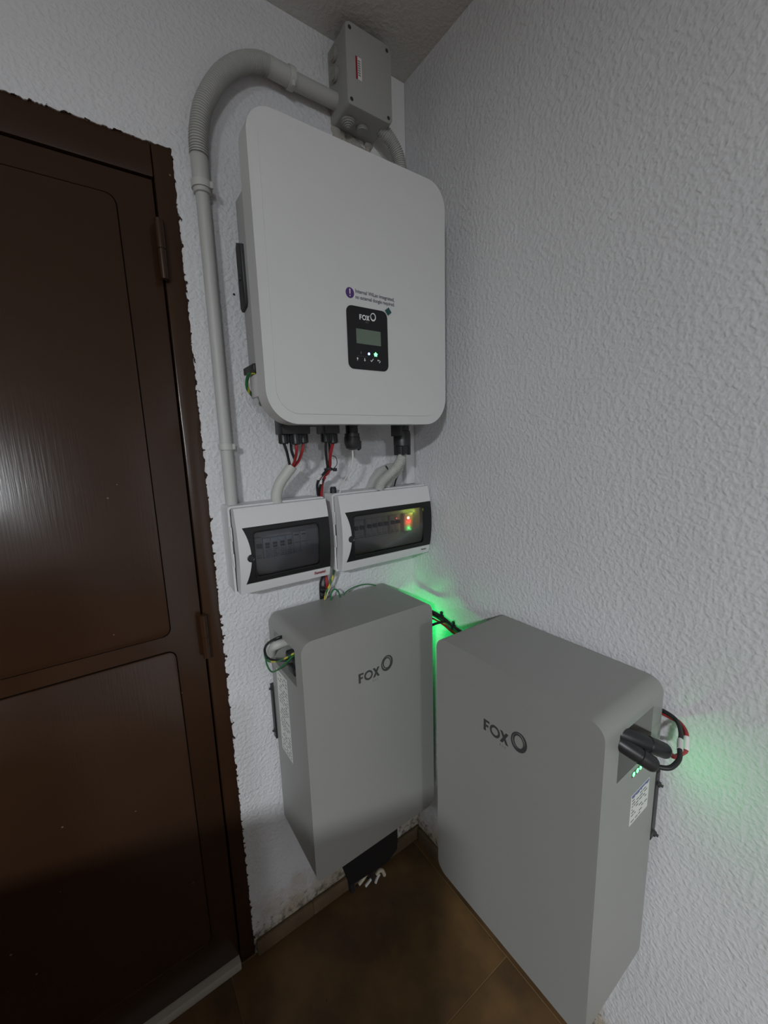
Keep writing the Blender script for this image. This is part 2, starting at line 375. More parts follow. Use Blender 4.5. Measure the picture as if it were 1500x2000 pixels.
struct('ceiling', MB().box(-Q-0.12, 0.12, -Q-0.12, 0.12, H, H+0.1), m_ceil)
fl = struct('floor', MB().box(-Q-0.12, 0.12, -Q-0.12, 0.12, -0.12, -0.0014), m_joint)
T = 0.41; TX = 0.62
tile_me = None
for i in range(7):
    for j in range(7):
        if j < 5 and i < 6:
            x1 = -0.029 - i*TX; y1 = -0.0 - j*T
            t = obj('floor_tile', MB().box(-TX/2+0.0010, TX/2-0.0010, -T/2+0.0010, T/2-0.0010, -0.0013, 0.0, 0.0004, 1), m_floor, None, False)
            t.location = (x1 - TX/2, y1 - T/2, 0.0); t.parent = fl
mb = MB(); mb.box(-Q, 0, -Q, -5*T-0.002, -0.0013, 0); mb.box(-Q, -0.031-6*TX, -5*T, 0, -0.0013, 0); mb.box(-0.0275, 0, -5*T, 0, -0.0013, 0)
o = obj('floor_border', mb, m_floor, fl, False); o['kind'] = 'stuff'
def skirting(name, horizontal):
    root = bpy.data.objects.new(name, None); C.objects.link(root); root['kind'] = 'structure'; root['_base'] = [0, 0, 0]
    L0 = 0.41
    if horizontal:
        a = 0.0
        while a > -0.56:
            b = max(a-L0, -0.578); obj('skirting_tile', MB().box(b+0.0002, a-0.0002, -0.011-random.uniform(0, .001), 0.0, 0, 0.047, 0.003), m_skirt, root); a = b
            if b <= -0.577: break
    else:
        a = -0.0135
        while a > -2.4:
            b = a-L0; obj('skirting_tile', MB().box(-0.013-random.uniform(0, .001), 0.0, b+0.0002, a-0.0002, 0, 0.047, 0.003), m_skirt, root); a = b
skirting('baseboard_left', True); skirting('baseboard_right', False)

# smooth plaster strip between the junction box and the corner
struct('trim_2', MB().box(-0.112, -0.001, -0.0025, 0.01, 1.97, H-0.002, 0.002), m_smooth, True)
# ---------------------------------------------------------------- door
d = bpy.data.objects.new('door_1', None); C.objects.link(d); d['kind'] = 'structure'; d['_base'] = [0, 0, 0]
mb = MB(); mb.box(-0.6190, -0.578, 0.0020, 0.10, 0.0, 1.966, 0.0022)
obj('door_jamb', mb, m_door, d)
mb = MB(); mb.box(-1.47, -0.6205, 0.0028, 0.10, 1.9030, 1.966, 0.0018)
obj('door_head', mb, m_door, d)
obj('door_jamb', MB().box(-1.47, -1.425, 0.0035, 0.10, 0, 1.90, 0.0015), m_door, d)
leaf = obj('door_leaf', MB().box(-1.4225, -0.6232, 0.006, 0.05, 0.028, 1.8990, 0.0012), m_door, d)
for z0, z1, xr in ((0.978, 1.853, -0.689), (0.13, 0.938, -0.684)):
    mb = MB(); mb.prism(rrect(-1.36, xr, z0, z1, 0.016, 5), lambda x, z: (x, 0.0035, z), lambda x, z: (x, 0.0065, z), 0.0009, 2)
    obj('door_panel', mb, m_door, d)
    # flat black line painting the groove's shade around the panel, with weld bridges
    mb = MB(); mb.ring(rrect(-1.3625, xr+0.0024, z0-0.0024, z1+0.0024, 0.0184, 5), rrect(-1.36, xr, z0, z1, 0.016, 5), lambda x, z: (x, 0.0052, z), lambda x, z: (x, 0.0062, z))
    obj('panel_groove', mb, m_groove, d)
obj('gap_shade', MB().box(-0.6224, -0.6196, 0.012, 0.04, 0.028, 1.9), m_groove, d)  # matte black strip that paints the shade in the gap beside the leaf
for zc, L_ in ((1.772, 0.112), (0.957, 0.108)):
    mb = MB(); mb.lathe((-0.6212, -0.0055, zc-L_/2), (0, 0, 1), [(0, 0.004), (0.002, 0.0075), (L_*0.49, 0.0078), (L_*0.495, 0.0068), (L_*0.505, 0.0068), (L_*0.51, 0.0082), (L_-0.002, 0.008), (L_, 0.004)], 18)
    mb.box(-0.626, -0.6165, -0.003, 0.005, zc-L_/2+0.004, zc+L_/2-0.004)
    obj('hinge', mb, m_door, d)
sill = struct('trim_1', MB().box(-1.425, -0.6225, -0.012, 0.10, 0.0005, 0.026, 0.003), m_sill, True)

# ---------------------------------------------------------------- inverter
iv = thing('inverter', 'big white wall-mounted inverter with rounded corners and a small black display', 'inverter', (-0.289, 0, 1.4245))
X0, X1, Z0, Z1 = -0.5105, -0.068, 1.4245, 1.944
mb = MB(); mb.prism(rrect(X0, X1, Z0, Z1, 0.048, 14, 0.062), lambda x, z: (x, -0.222, z), lambda x, z: (x, -0.178, z), 0.009, 4)
cover = obj('cover', mb, m_cover, iv)
# slightly raised centre field of the cover
mb = MB(); mb.prism(rrect(X0+0.019, X1-0.019, Z0+0.019, Z1-0.019, 0.034, 14, 0.046), lambda x, z: (x, -0.2235, z), lambda x, z: (x, -0.220, z), 0.0012, 2)
obj('cover_field', mb, m_cover, cover)
pl = [(-0.50, 1.845), (-0.50, 1.50), (-0.472, 1.462), (-0.10, 1.462), (-0.08, 1.50), (-0.08, 1.845), (-0.11, 1.885), (-0.47, 1.885)]
pl2 = [(-0.50, 1.845), (-0.50, 1.50), (-0.472, 1.455), (-0.10, 1.455), (-0.08, 1.50), (-0.08, 1.845), (-0.11, 1.885), (-0.47, 1.885)]
mb = MB(); mb.prism(rrect(X0+0.004, X1-0.004, Z0+0.004, Z1-0.004, 0.046, 12, 0.059), lambda x, z: (x, -0.1785, z), lambda x, z: (x, -0.166, z))
obj('cover_rim', mb, m_body, iv)
mb = MB(); mb.prism(pl, lambda x, z: (x, -0.167, z), lambda x, z: (x, -0.105, z), 0.003, 2)
body = obj('body', mb, m_body, iv)
mb = MB()
for k in range(26):
    x = -0.478 + k*0.0152; mb.box(x, x+0.003, -0.106, -0.035, 1.49, 1.86)
mb.box(-0.485, -0.09, -0.107, -0.101, 1.485, 1.865)
obj('heat_sink', mb, m_body, iv)
mb = MB(); mb.box(-0.45, -0.12, -0.036, -0.001, 1.60, 1.80, 0.002); obj('wall_bracket', mb, m_zinc, iv)
# black side plate (switch guard) and earth terminal
mb = MB(); mb.prism([(-0.132, 1.762), (-0.105, 1.773), (-0.099, 1.765), (-0.099, 1.655), (-0.106, 1.647), (-0.127, 1.652), (-0.132, 1.66)], lambda y, z: (-0.506, y, z), lambda y, z: (-0.498, y, z), 0.0015, 2)
mb.box(-0.508, -0.502, -0.118, -0.108, 1.703, 1.711, 0.001)
obj('side_latch', mb, m_black, iv)
mb = MB(); mb.box(-0.511, -0.499, -0.165, -0.100, 1.527, 1.541, 0.002); obj('earth_terminal', mb, m_black, iv)
mb = MB(); mb.box(-0.505, -0.4985, -0.162, -0.120, 1.480, 1.524, 0.004); obj('terminal_cover', mb, m_cover, iv)
# display
yd = -0.2236
panel = obj('display_panel', MB().prism(rrect(-0.3365, -0.2375, 1.5350, 1.6560, 0.0125, 7), lambda x, z: (x, yd-0.0012, z), lambda x, z: (x, yd+0.001, z), 0.0004, 1), m_glass_black, iv)
panel['label'] = 'black display panel'
yp = yd-0.0012
obj('screen', MB().box(-0.3158, -0.2558, yp-0.0003, yp+0.0005, 1.5853, 1.6138), m_lcd, panel)
def fpoly(mb, pts, y, t=0.0003): mb.prism(pts, lambda x, z: (x, y-t, z), lambda x, z: (x, y+0.0003, z))
def fox(mb, x, z, h, y, thin=False, fn=None):
    """letters F O X; x, z = lower left, h = cap height"""
    s = h/0.0238; wt = 0.0056*s
    f = fn or (lambda a, c: (a, y, c))
    f0 = lambda a, c: f(a, c); 
    def P(pts):
        mb.prism(pts, lambda a, c: Vector(f(a, c)) , lambda a, c: Vector(f(a, c)) + Vector((0, 0.0006, 0)))
    P([(x, z), (x+wt, z), (x+wt, z+h*0.40), (x+0.0118*s, z+h*0.40), (x+0.0118*s, z+h*0.59), (x+wt, z+h*0.59), (x+wt, z+h*0.81), (x+0.0142*s, z+h*0.81), (x+0.0142*s, z+h), (x, z+h)])
    ocx = x+0.0275*s
    mb.ring(ellipse(ocx, z+h/2, 0.0122*s, h*0.52), ellipse(ocx, z+h/2, 0.0076*s, h*0.52-wt*0.9), lambda a, c: f(a, c), lambda a, c: Vector(f(a, c))+Vector((0, 0.0006, 0)))
    xx = x+0.0395*s; W = 0.0195*s; q = 0.0062*s
    P([(xx, z), (xx+q, z), (xx+W, z+h), (xx+W-q, z+h)]); 
    mb.prism([(xx+W-q, z), (xx+W, z), (xx+q, z+h), (xx, z+h)], lambda a, c: Vector(f(a, c))-Vector((0, 0.00005, 0)), lambda a, c: Vector(f(a, c))+Vector((0, 0.0006, 0)))
def swirl(mb, cx, cz, a, b, y, t):
    A = ellipse(cx, cz, a, b, -0.12); B = ellipse(cx-0.04*a, cz+0.07*b, a-t*0.75, b-t*1.05, -0.12)
    mb.ring(A, B, lambda p, q: (p, y-0.0003, q), lambda p, q: (p, y+0.0003, q))
mb = MB(); fox(mb, -0.3068, 1.6318, 0.0098, yp-0.0003); swirl(mb, -0.2735, 1.6405, 0.0068, 0.0082, yp, 0.0024)
obj('logo', mb, m_logo_w, panel)
text('logo_small_text', 'ESS', 0.0042, (-0.2925, yp, 1.6268), (1, 0, 0), (0, 0, 1), m_logo2, panel, space=1.3)
mb = MB(); mb.lathe((-0.2867, yp+0.0002, 1.5672), (0, -1, 0), [(0, 0.0026), (0.0006, 0.0026), (0.0009, 0.0018)], 14); obj('blue_indicator', mb, m_led_b, panel)['label'] = 'lit blue indicator'
star = []
for k in range(10):
    a = PI/2 + k*PI/5; r = 0.0048 if k % 2 == 0 else 0.0032; star.append((-0.2700+r*math.cos(a), 1.5672+r*math.sin(a)))
mb = MB(); fpoly(mb, star, yp, 0.0006); obj('green_indicator', mb, m_led_gb, panel)['label'] = 'lit green indicator'
mb = MB(); fpoly(mb, [(-0.3066, 1.565), (-0.3052, 1.565), (-0.3050, 1.5700), (-0.3068, 1.5700)], yp); mb.box(-0.315, -0.2905, yp-0.0002, yp+0.0002, 1.5612, 1.5615); obj('fault_mark', mb, m_logo2, panel)
mb = MB()
cx, cz = -0.3150, 1.5548; fpoly(mb, [(cx-0.0006, cz-0.003), (cx+0.0006, cz-0.003), (cx+0.0006, cz+0.0005), (cx+0.0024, cz+0.0005), (cx, cz+0.0036), (cx-0.0024, cz+0.0005), (cx-0.0006, cz+0.0005)], yp)
cx, cz = -0.2975, 1.5545; fpoly(mb, [(cx-0.0006, cz+0.0036), (cx-0.0006, cz), (cx-0.0024, cz), (cx, cz-0.0034), (cx+0.0024, cz), (cx+0.0006, cz), (cx+0.0006, cz+0.0036)], yp)
cx, cz = -0.2800, 1.5540; fpoly(mb, [(cx-0.0036, cz+0.0006), (cx-0.001, cz-0.0026), (cx+0.0042, cz+0.0036), (cx+0.0030, cz+0.0044), (cx-0.001, cz-0.0004), (cx-0.0026, cz+0.0016)], yp)
cx, cz = -0.2620, 1.5545; fpoly(mb, [(cx-0.0042, cz+0.0014), (cx-0.0018, cz+0.0036), (cx-0.0018, cz+0.0020), (cx+0.0016, cz+0.0020), (cx+0.0034, cz+0.0002), (cx+0.0034, cz-0.0016), (cx+0.0014, cz-0.0032), (cx, cz-0.0032), (cx, cz-0.0022), (cx+0.0012, cz-0.0022), (cx+0.0023, cz-0.0012), (cx+0.0023, cz), (cx+0.0012, cz+0.0009), (cx-0.0018, cz+0.0009), (cx-0.0018, cz-0.0007)], yp)
obj('button_symbols', mb, m_logo_w, panel)
# print above the display
mb = MB(); fpoly(mb, ellipse(-0.3262, 1.6790, 0.0096, 0.0100, n=28), yd); dot = obj('notice_badge', mb, m_purple, cover); dot['label'] = 'purple round exclamation mark'
mb = MB(); fpoly(mb, [(-0.3270, 1.6768), (-0.3254, 1.6768), (-0.3250, 1.6862), (-0.3274, 1.6862)], yd-0.0003); fpoly(mb, ellipse(-0.3262, 1.6738, 0.0012, 0.0012, n=12), yd-0.0003)
obj('exclamation_mark', mb, m_logo_w, cover)
text('notice_text', 'Internal WiLan integrated,', 0.0098, (-0.3138, yd, 1.6815), (1, 0, -0.018), (0, 0, 1), m_text, cover, bold=0.00012, stretch=0.93)
text('notice_text', 'no external dongle required.', 0.0098, (-0.3138, yd, 1.6705), (1, 0, -0.005), (0, 0, 1), m_text, cover, bold=0.00012, stretch=0.86)
mb = MB(); cx, cz = -0.2345, 1.6572; fpoly(mb, [(cx-0.0085, cz+0.001), (cx-0.001, cz-0.0082), (cx+0.0085, cz-0.001), (cx+0.001, cz+0.0082)], yp-0.0003)
obj('teal_sticker', mb, m_teal, cover)['label'] = 'small teal diamond sticker'
# connectors under the body
mb = MB(); mb.box(-0.4515, -0.387, -0.136, -0.092, 1.408, 1.464, 0.003); obj('connector_block', mb, m_black, iv)
mb = MB(); mb.box(-0.3535, -0.314, -0.136, -0.092, 1.408, 1.464, 0.003); obj('connector_block', mb, m_black, iv)
def plug(x, y, z1, z0, r):
    n = 14; mb = MB(); mb.lathe((x, y, z1), (0, 0, -1), [(0, r*0.86), ((z1-z0)*0.45, r*0.86), ((z1-z0)*0.5, r), ((z1-z0)*0.95, r), ((z1-z0), r*0.8)], 16)
    for k in range(8):
        a = k*PI/4; c, s_ = math.cos(a), math.sin(a)
        mb.box(x+c*r-0.0012, x+c*r+0.0012, y+s_*r-0.0012, y+s_*r+0.0012, z0+0.002, z1-(z1-z0)*0.52)
    return obj('cable_connector', mb, m_black, iv)
for x, y, zb in ((-0.4415, -0.115, 1.388), (-0.4185, -0.125, 1.386), (-0.4195, -0.100, 1.390), (-0.3965, -0.115, 1.388), (-0.3435, -0.120, 1.389), (-0.3255, -0.120, 1.386), (-0.3230, -0.096, 1.390)):
    plug(x, y, 1.430, zb, 0.0104)
mb = MB(); mb.box(-0.386, -0.366, -0.135, -0.115, 1.424, 1.464, 0.002); obj('dust_cap', mb, m_black, iv)
mb = MB(); mb.lathe((-0.271, -0.115, 1.464), (0, 0, -1), [(0, 0.0145), (0.055, 0.0145), (0.0555, 0.0175), (0.063, 0.0175), (0.064, 0.019), (0.078, 0.019), (0.090, 0.0155), (0.094, 0.008)], 20)
mb.lathe((-0.252, -0.112, 1.392), (0, 0, -1), [(0, 0.004), (0.002, 0.0075), (0.020, 0.0065), (0.024, 0.002)], 14)
obj('cable_gland', mb, m_black, iv)
mb = MB(); mb.lathe((-0.121, -0.115, 1.464), (0, 0, -1), [(0, 0.019), (0.050, 0.019), (0.052, 0.0215), (0.056, 0.0215), (0.058, 0.0225), (0.088, 0.0225), (0.090, 0.020), (0.108, 0.019), (0.110, 0.014)], 20)
for k in range(6):
    a = k*PI/3; mb.box(-0.121+0.019*math.cos(a)-0.003, -0.121+0.019*math.cos(a)+0.003, -0.115+0.019*math.sin(a)-0.003, -0.115+0.019*math.sin(a)+0.003, 1.352, 1.376)
mb.box(-0.146, -0.137, -0.14, -0.10, 1.400, 1.464, 0.002)
obj('mains_connector', mb, m_black, iv)

# ---------------------------------------------------------------- batteries
def make_battery(loc, rotz, label):
    t = thing('battery', label, 'battery', loc, 'grey wall batteries', rotz)
    t['_rot'] = 1
    W, HH, D = 0.1819, 0.6004, 0.2165
    mb = MB(); mb.prism(rrect(-W, W, 0, HH, 0.026, 10), lambda x, z: (x, -D, z), lambda x, z: (x, -0.018, z), 0.006, 3)
    b = obj('case', mb, m_paint, t)
    mb = MB()
    for s in (-1, 1):
        xa, xb = (-W-0.02, -W+0.07) if s < 0 else (W-0.07, W+0.02)
        if s < 0: mb.box(xa, xb, -0.180, -0.052, 0.484, 0.572)
        else: mb.box(xa, xb, -0.171, -0.056, 0.482, 0.567)
    cut(b, mb)
    # front panel seam: a hair-thin raised front sheet
    obj('mounting_plate', MB().box(-W-0.0045, -W+0.03, -0.0185, -0.0015, 0.255, 0.405, 0.001), m_black, t)
    obj('mounting_plate', MB().box(W-0.03, W+0.0012, -0.0185, -0.0015, 0.275, 0.415, 0.001), m_black, t)
    for s, zz in ((-1, 0.395), (-1, 0.275), (1, 0.392), (1, 0.287)):
        mb = MB(); mb.lathe((s*(W+0.003), -0.010, zz), (s, 0, 0), [(0, 0.005), (0.003, 0.005), (0.004, 0.0025), (0.007, 0.0025)], 6); obj('screw', mb, m_steel, t)
    # logo
    y = -D
    mb = MB(); fox(mb, -0.0463, 0.4578, 0.0238, y-0.0003); obj('logo_letters', mb, m_logo, t)
    mb = MB()
    cx, cz = 0.0350, 0.4815
    A = ellipse(cx, cz, 0.0170, 0.0200, -0.25); B = ellipse(cx-0.0010, cz+0.0014, 0.0128, 0.0156, -0.25)
    mb.ring(A, B, lambda p, q: (p, y-0.0003, q), lambda p, q: (p, y+0.0003, q))
    A = ellipse(cx-0.0008, cz+0.0010, 0.0120, 0.0148, 0.10); B = ellipse(cx-0.0002, cz+0.0004, 0.0092, 0.0118, 0.05)
    mb.ring(A, B, lambda p, q: (p, y-0.00035, q), lambda p, q: (p, y+0.0003, q))
    obj('logo_ring', mb, m_logo, t)
    text('logo_small_text', 'ESS', 0.0068, (-0.0075, y, 0.4485), (1, 0, 0), (0, 0, 1), m_logo2, t, space=1.7)
    # side label
    return t
def label_print(parent, x, y0, y1, z0, z1, rows, head, sgn, seed):
    """rating label stuck on a side face (local x = const)"""
    random.seed(seed)
    lab = obj('rating_label', MB().box(min(x, x+sgn*0.0003), max(x, x+sgn*0.0003), y0, y1, z0, z1), m_white, parent, False)
    xa, xb = sorted((x+sgn*0.0001, x+sgn*0.0006)); mb = MB(); hgt = (z1-z0)/(rows+1)
    for k in range(rows):
        zc = z1 - hgt*(k+1.2); a = y0+0.004
        while a < y1-0.008:
            l = random.uniform(0.003, 0.012); 
            if a+l > y1-0.003: break
            if random.random() < 0.75: mb.box(xa, xb, a, a+l, zc, zc+hgt*0.32)
            a += l+random.uniform(0.002, 0.006)
    obj('label_lines', mb, m_logo2, lab, False)
    if head: obj('label_heading', MB().box(xa, xb, y0+0.002, y1-0.002, z1-0.005, z1-0.0015), m_bluepr, lab, False)
b1 = make_battery((-0.2948, 0, 0.3766), 0, 'grey battery on the left wall, under the two fuse boxes')
b2 = make_battery((0, -0.5284, 0.3657), -PI/2, 'grey battery on the right wall, with lit green lights on its side')
label_print(b1, -0.1819, -0.118, -0.050, 0.250, 0.470, 26, False, -1, 3)
label_print(b2, 0.1819, -0.113, -0.046, 0.366, 0.425, 9, True, 1, 5)
for bt in (b1, b2):
    mb = MB(); mb.box(0.1815, 0.1823, -0.118, -0.073, 0.4628, 0.4722); obj('indicator_strip', mb, m_black, bt)
    for k in range(4):
        yy = (-0.1125, -0.0995, -0.0880, -0.0785)[k]
        mb = MB(); mb.lathe((0.1820, yy, 0.4675), (1, 0, 0), [(0, 0.0040), (0.0009, 0.0040), (0.0014, 0.0026)], 12)
        obj('indicator_light', mb, m_led_gb, bt)['label'] = 'lit green indicator'
    ld = bpy.data.lights.new('battery_led_glow', 'AREA'); ld.shape = 'RECTANGLE'; ld.size = 0.05; ld.size_y = 0.006; ld.energy = 0.075 if bt is b2 else 0.18; ld.color = (0.01, 1.0, 0.18)
    lo = bpy.data.objects.new('battery_led_glow', ld); C.objects.link(lo); lo.parent = bt; lo.location = (0.1845, -0.089, 0.4675)
    lo.rotation_euler = Vector((1, 0, 0)).to_track_quat('-Z', 'Y').to_euler()

# plate and dangling plugs under the left battery
pt = thing('cable_cover', 'black metal cover hanging below the left battery', 'bracket', (-0.31, -0.19, 0.3766))
mb = MB(); mb.prism([(-0.405, 0.376), (-0.222, 0.376), (-0.226, 0.276), (-0.262, 0.254), (-0.378, 0.268)], lambda x, z: (x, -0.190, z), lambda x, z: (x, -0.186, z), 0.0008, 1)
obj('front_plate', mb, m_matte, pt)
obj('side_plate', MB().box(-0.226, -0.222, -0.187, -0.09, 0.290, 0.376), m_matte, pt)
Y_ = -0.178
for nm, m_, pts, r in (('plug', m_black, [(-0.369, Y_, 0.275), (-0.366, Y_, 0.236)], 0.0088), ('plug', m_cream, [(-0.346, Y_, 0.238), (-0.332, Y_, 0.245), (-0.318, Y_, 0.256)], 0.0052),
                       ('plug', m_white, [(-0.326, Y_, 0.216), (-0.316, Y_, 0.221), (-0.306, Y_, 0.227)], 0.0038), ('plug', m_white, [(-0.294, Y_, 0.203), (-0.288, Y_, 0.214), (-0.280, Y_, 0.222)], 0.0038),
                       ('plug', m_cream, [(-0.290, Y_, 0.226), (-0.280, Y_, 0.232), (-0.270, Y_, 0.224), (-0.264, Y_, 0.206)], 0.0048), ('plug', m_black, [(-0.305, Y_, 0.262), (-0.303, Y_, 0.222)], 0.0062),
                       ('lead', m_blackr, [(-0.366, Y_, 0.238), (-0.345, Y_+0.006, 0.226), (-0.325, Y_+0.008, 0.236), (-0.306, Y_+0.008, 0.218), (-0.294, Y_+0.008, 0.232), (-0.292, Y_+0.012, 0.275)], 0.003)):
    obj(nm, MB().tube(pts, r, 10), m_, pt)

# ---------------------------------------------------------------- battery power plugs and leads (right side pocket of each battery)
def power_leads(bt, extra):
    """two long black plugs that leave the side pocket, built in the battery's own axes"""
    Mx = Matrix.Translation(bt.location) @ Matrix.Rotation(bt.rotation_euler.z, 4, 'Z')
    G = lambda p: Mx @ Vector(p)
    W = 0.1819
    for k, (pa, pb, cab) in enumerate((((W-0.010, -0.160, 0.5620), (W+0.040, -0.097, 0.5275), m_red), ((W-0.008, -0.1660, 0.5520), (W+0.040, -0.138, 0.5235), m_blackr))):
        a = G(pa); b_ = G(pb); dv = (b_-a); L_ = dv.length; py, pz = pb[1], pb[2]
        root = thing('power_plug', extra[k], 'plug', tuple(a), 'battery power plugs')
        mb = MB(); mb.lathe(a, dv, [(0, 0.011), (0.002, 0.0122), (L_*0.55, 0.0122), (L_*0.56, 0.0112), (L_*0.60, 0.0112), (L_*0.62, 0.0126), (L_-0.006, 0.0118), (L_-0.002, 0.010), (L_, 0.008)], 16)
        obj('plug_body', mb, m_black, root)
        e = b_
        if bt is b2:
            if k == 0: path = [e, (-0.090, -0.757, 0.886), (-0.067, -0.760, 0.883), (-0.054, -0.760, 0.882), (-0.047, -0.757, 0.898), (-0.032, -0.750, 0.900), (-0.014, -0.735, 0.898), (-0.008, -0.720, 0.896), (-0.007, -0.700, 0.897), (-0.007, -0.66, 0.898)]
            else: path = [e, (-0.128, -0.764, 0.892), (-0.108, -0.768, 0.898), (-0.088, -0.762, 0.9006), (-0.070, -0.756, 0.903), (-0.050, -0.750, 0.904), (-0.019, -0.735, 0.900), (-0.011, -0.720, 0.902), (-0.009, -0.700, 0.902), (-0.009, -0.66, 0.903)]
        else:
            s = k*0.012
            path = [e, G((W+0.052, py+0.015, pz-0.006)), G((W+0.068, py+0.035, pz+0.0)), G((W+0.070-s, -0.05, pz)), G((W+0.04-s, -0.025-s, pz+0.01)), G((W+0.01, -0.010, pz+0.01)), G((W-0.05, -0.009, pz))]
        obj('lead', MB().tube(path, 0.0036, 10), cab, root)
        if bt is b2:
            P = catmull([Vector(q) for q in path], 8); n = len(P); i0 = 24; i1 = 34
            obj('marker_sleeve', MB().tube(P[i0:i1], 0.0044, 10, smooth=False), m_white, root)['label'] = 'white marker sleeve'
power_leads(b2, ('upper black plug with a red lead in the right battery side', 'lower black plug with a black lead in the right battery side'))
power_leads(b1, ('black plug with red lead behind the left battery, in the corner gap', 'black plug with black lead behind the left battery, in the corner gap'))

# ---------------------------------------------------------------- fuse boxes
def fuse_box(name, x0, x1, z0, z1, label, brand_red, modules, seed):
    random.seed(seed)
    t = thing(name, label, 'fuse box', ((x0+x1)/2, 0, z0), 'surface fuse boxes')
    zc = (z0+z1)/2; hh = (z1-z0)/2
    dep = lambda z: 0.083 + 0.016*(1-((z-zc)/hh)**2)
    # back shell, open at the front
    mb = MB(); mb.prism(rrect(x0, x1, z0, z1, 0.006, 4), lambda x, z: (x, -0.046, z), lambda x, z: (x, 0, z))
    o = obj('back_box', mb, m_boxp, t); 
    cut(o, MB().box(x0+0.004, x1-0.004, -0.06, -0.004, z0+0.004, z1-0.004))
    # collar between box and cover (two fine steps)
    mb = MB(); mb.ring(rrect(x0-0.0015, x1+0.0015, z0-0.0015, z1+0.0015, 0.007, 4), rrect(x0+0.003, x1-0.003, z0+0.003, z1-0.003, 0.005, 4), lambda x, z: (x, -0.066, z), lambda x, z: (x, -0.044, z))
    obj('front_frame', mb, m_boxp, t)
    xi0, xi1 = x0+0.006, x1-0.003
    # curved pieces: strip(z range) following the bulging profile
    def bulge(xa, xb, za, zb, off, thick, edge=None, n=14, left=None):
        bm = bmesh.new(); rows = []
        for k in range(n+1):
            z = za+(zb-za)*k/n; xl = xa if left is None else left(z); y = -dep(z)-off
            rows.append([bm.verts.new((xl, y, z)), bm.verts.new((xb if edge is None else edge(z), y, z)), bm.verts.new((xb if edge is None else edge(z), y+thick, z)), bm.verts.new((xl, y+thick, z))])
        for k in range(n):
            for q in range(4): bm.faces.new((rows[k][q], rows[k][(q+1) % 4], rows[k+1][(q+1) % 4], rows[k+1][q]))
        bm.faces.new(rows[0]); bm.faces.new(rows[-1][::-1]); return bm
    zt, zb_ = z0+0.775*(z1-z0), z0+0.125*(z1-z0)
    obj('top_cover', bulge(xi0, xi1, zt, z1-0.002, 0, 0.034), m_boxp, t)
    obj('bottom_cover', bulge(xi0, xi1, z0+0.002, zb_, 0, 0.034), m_boxp, t)
    xw = lambda z: xi0+0.012 + 0.014*(1-((z-(zt+zb_)/2)/((zt-zb_)/2))**2)     # concave left edge of the window
    obj('side_cover', bulge(xi0, None, zb_, zt, 0, 0.030, edge=xw), m_boxp, t)
    obj('right_edge', bulge(xi1-0.0035, xi1-0.0004, zb_-0.002, zt+0.002, -0.0015, 0.046), m_smokeframe, t)
    # window: smoked frame around a clear smoked pane
    g0, g1, h0, h1 = x0+0.040, x1-0.031, zb_+0.012, zt-0.012
    win = obj('window', bulge(None, xi1, h1, zt-0.0008, -0.0005, 0.004, left=lambda z: xw(z)+0.0006), m_smokeframe, t); win['label'] = 'smoked window frame'
    bm = bmesh.new(); bm.from_mesh(win.data); base = Vector(t['_base'])
    extra = [bulge(None, xi1, zb_+0.0008, h0, -0.0005, 0.004, left=lambda z: xw(z)+0.0006), bulge(None, g0, h0, h1, -0.0005, 0.004, left=lambda z: xw(z)+0.0006), bulge(g1, xi1, h0, h1, -0.0005, 0.004)]
    for e in extra:
        me = bpy.data.meshes.new('q'); e.to_mesh(me); e.free()
        for v in me.vertices: v.co -= base
        bm.from_mesh(me); bpy.data.meshes.remove(me)
    bmesh.ops.recalc_face_normals(bm, faces=bm.faces); bm.to_mesh(win.data); bm.free()
    # raised bead round the pane
    pb = bmesh.new()
    def bead(pts, r=0.0018):
        m2 = MB(); m2.tube(pts, r, 6, smooth=False); me = bpy.data.meshes.new('q'); m2.bm.to_mesh(me); m2.bm.free(); pb.from_mesh(me); bpy.data.meshes.remove(me)
    ring = rrect(g0, g1, h0, h1, 0.008, 5); bead([(x, -dep(z)-0.0004, z) for x, z in ring] + [(ring[0][0], -dep(ring[0][1])-0.0004, ring[0][1])])
    obj('pane_bead', pb, m_smokeframe, win)
    obj('pane', bulge(g0, g1, h0, h1, -0.0015, 0.0015), m_smoke, win)
    # thumb latch at the window's left edge
    lz = z0+0.43*(z1-z0); lx = xw(lz)-0.001
    mb = MB(); mb.lathe((lx, -dep(lz)+0.001, lz), (0, -1, 0), [(0, 0.0085), (0.003, 0.0085), (0.0036, 0.007), (0.0024, 0.0055)], 20); obj('latch', mb, m_black, t)
    # side hinge slots of the frame
    for q in (0.32, 0.62): obj('frame_clip', MB().box(x0-0.0005, x0+0.003, -0.0725, -0.0655, z0+q*(z1-z0), z0+(q+0.16)*(z1-z0), 0.001), m_boxp, t)
    # inner face plate and modules
    obj('inner_plate', MB().box(x0+0.007, x1-0.007, -0.050, -0.047, z0+0.007, z1-0.007), m_boxp, t)
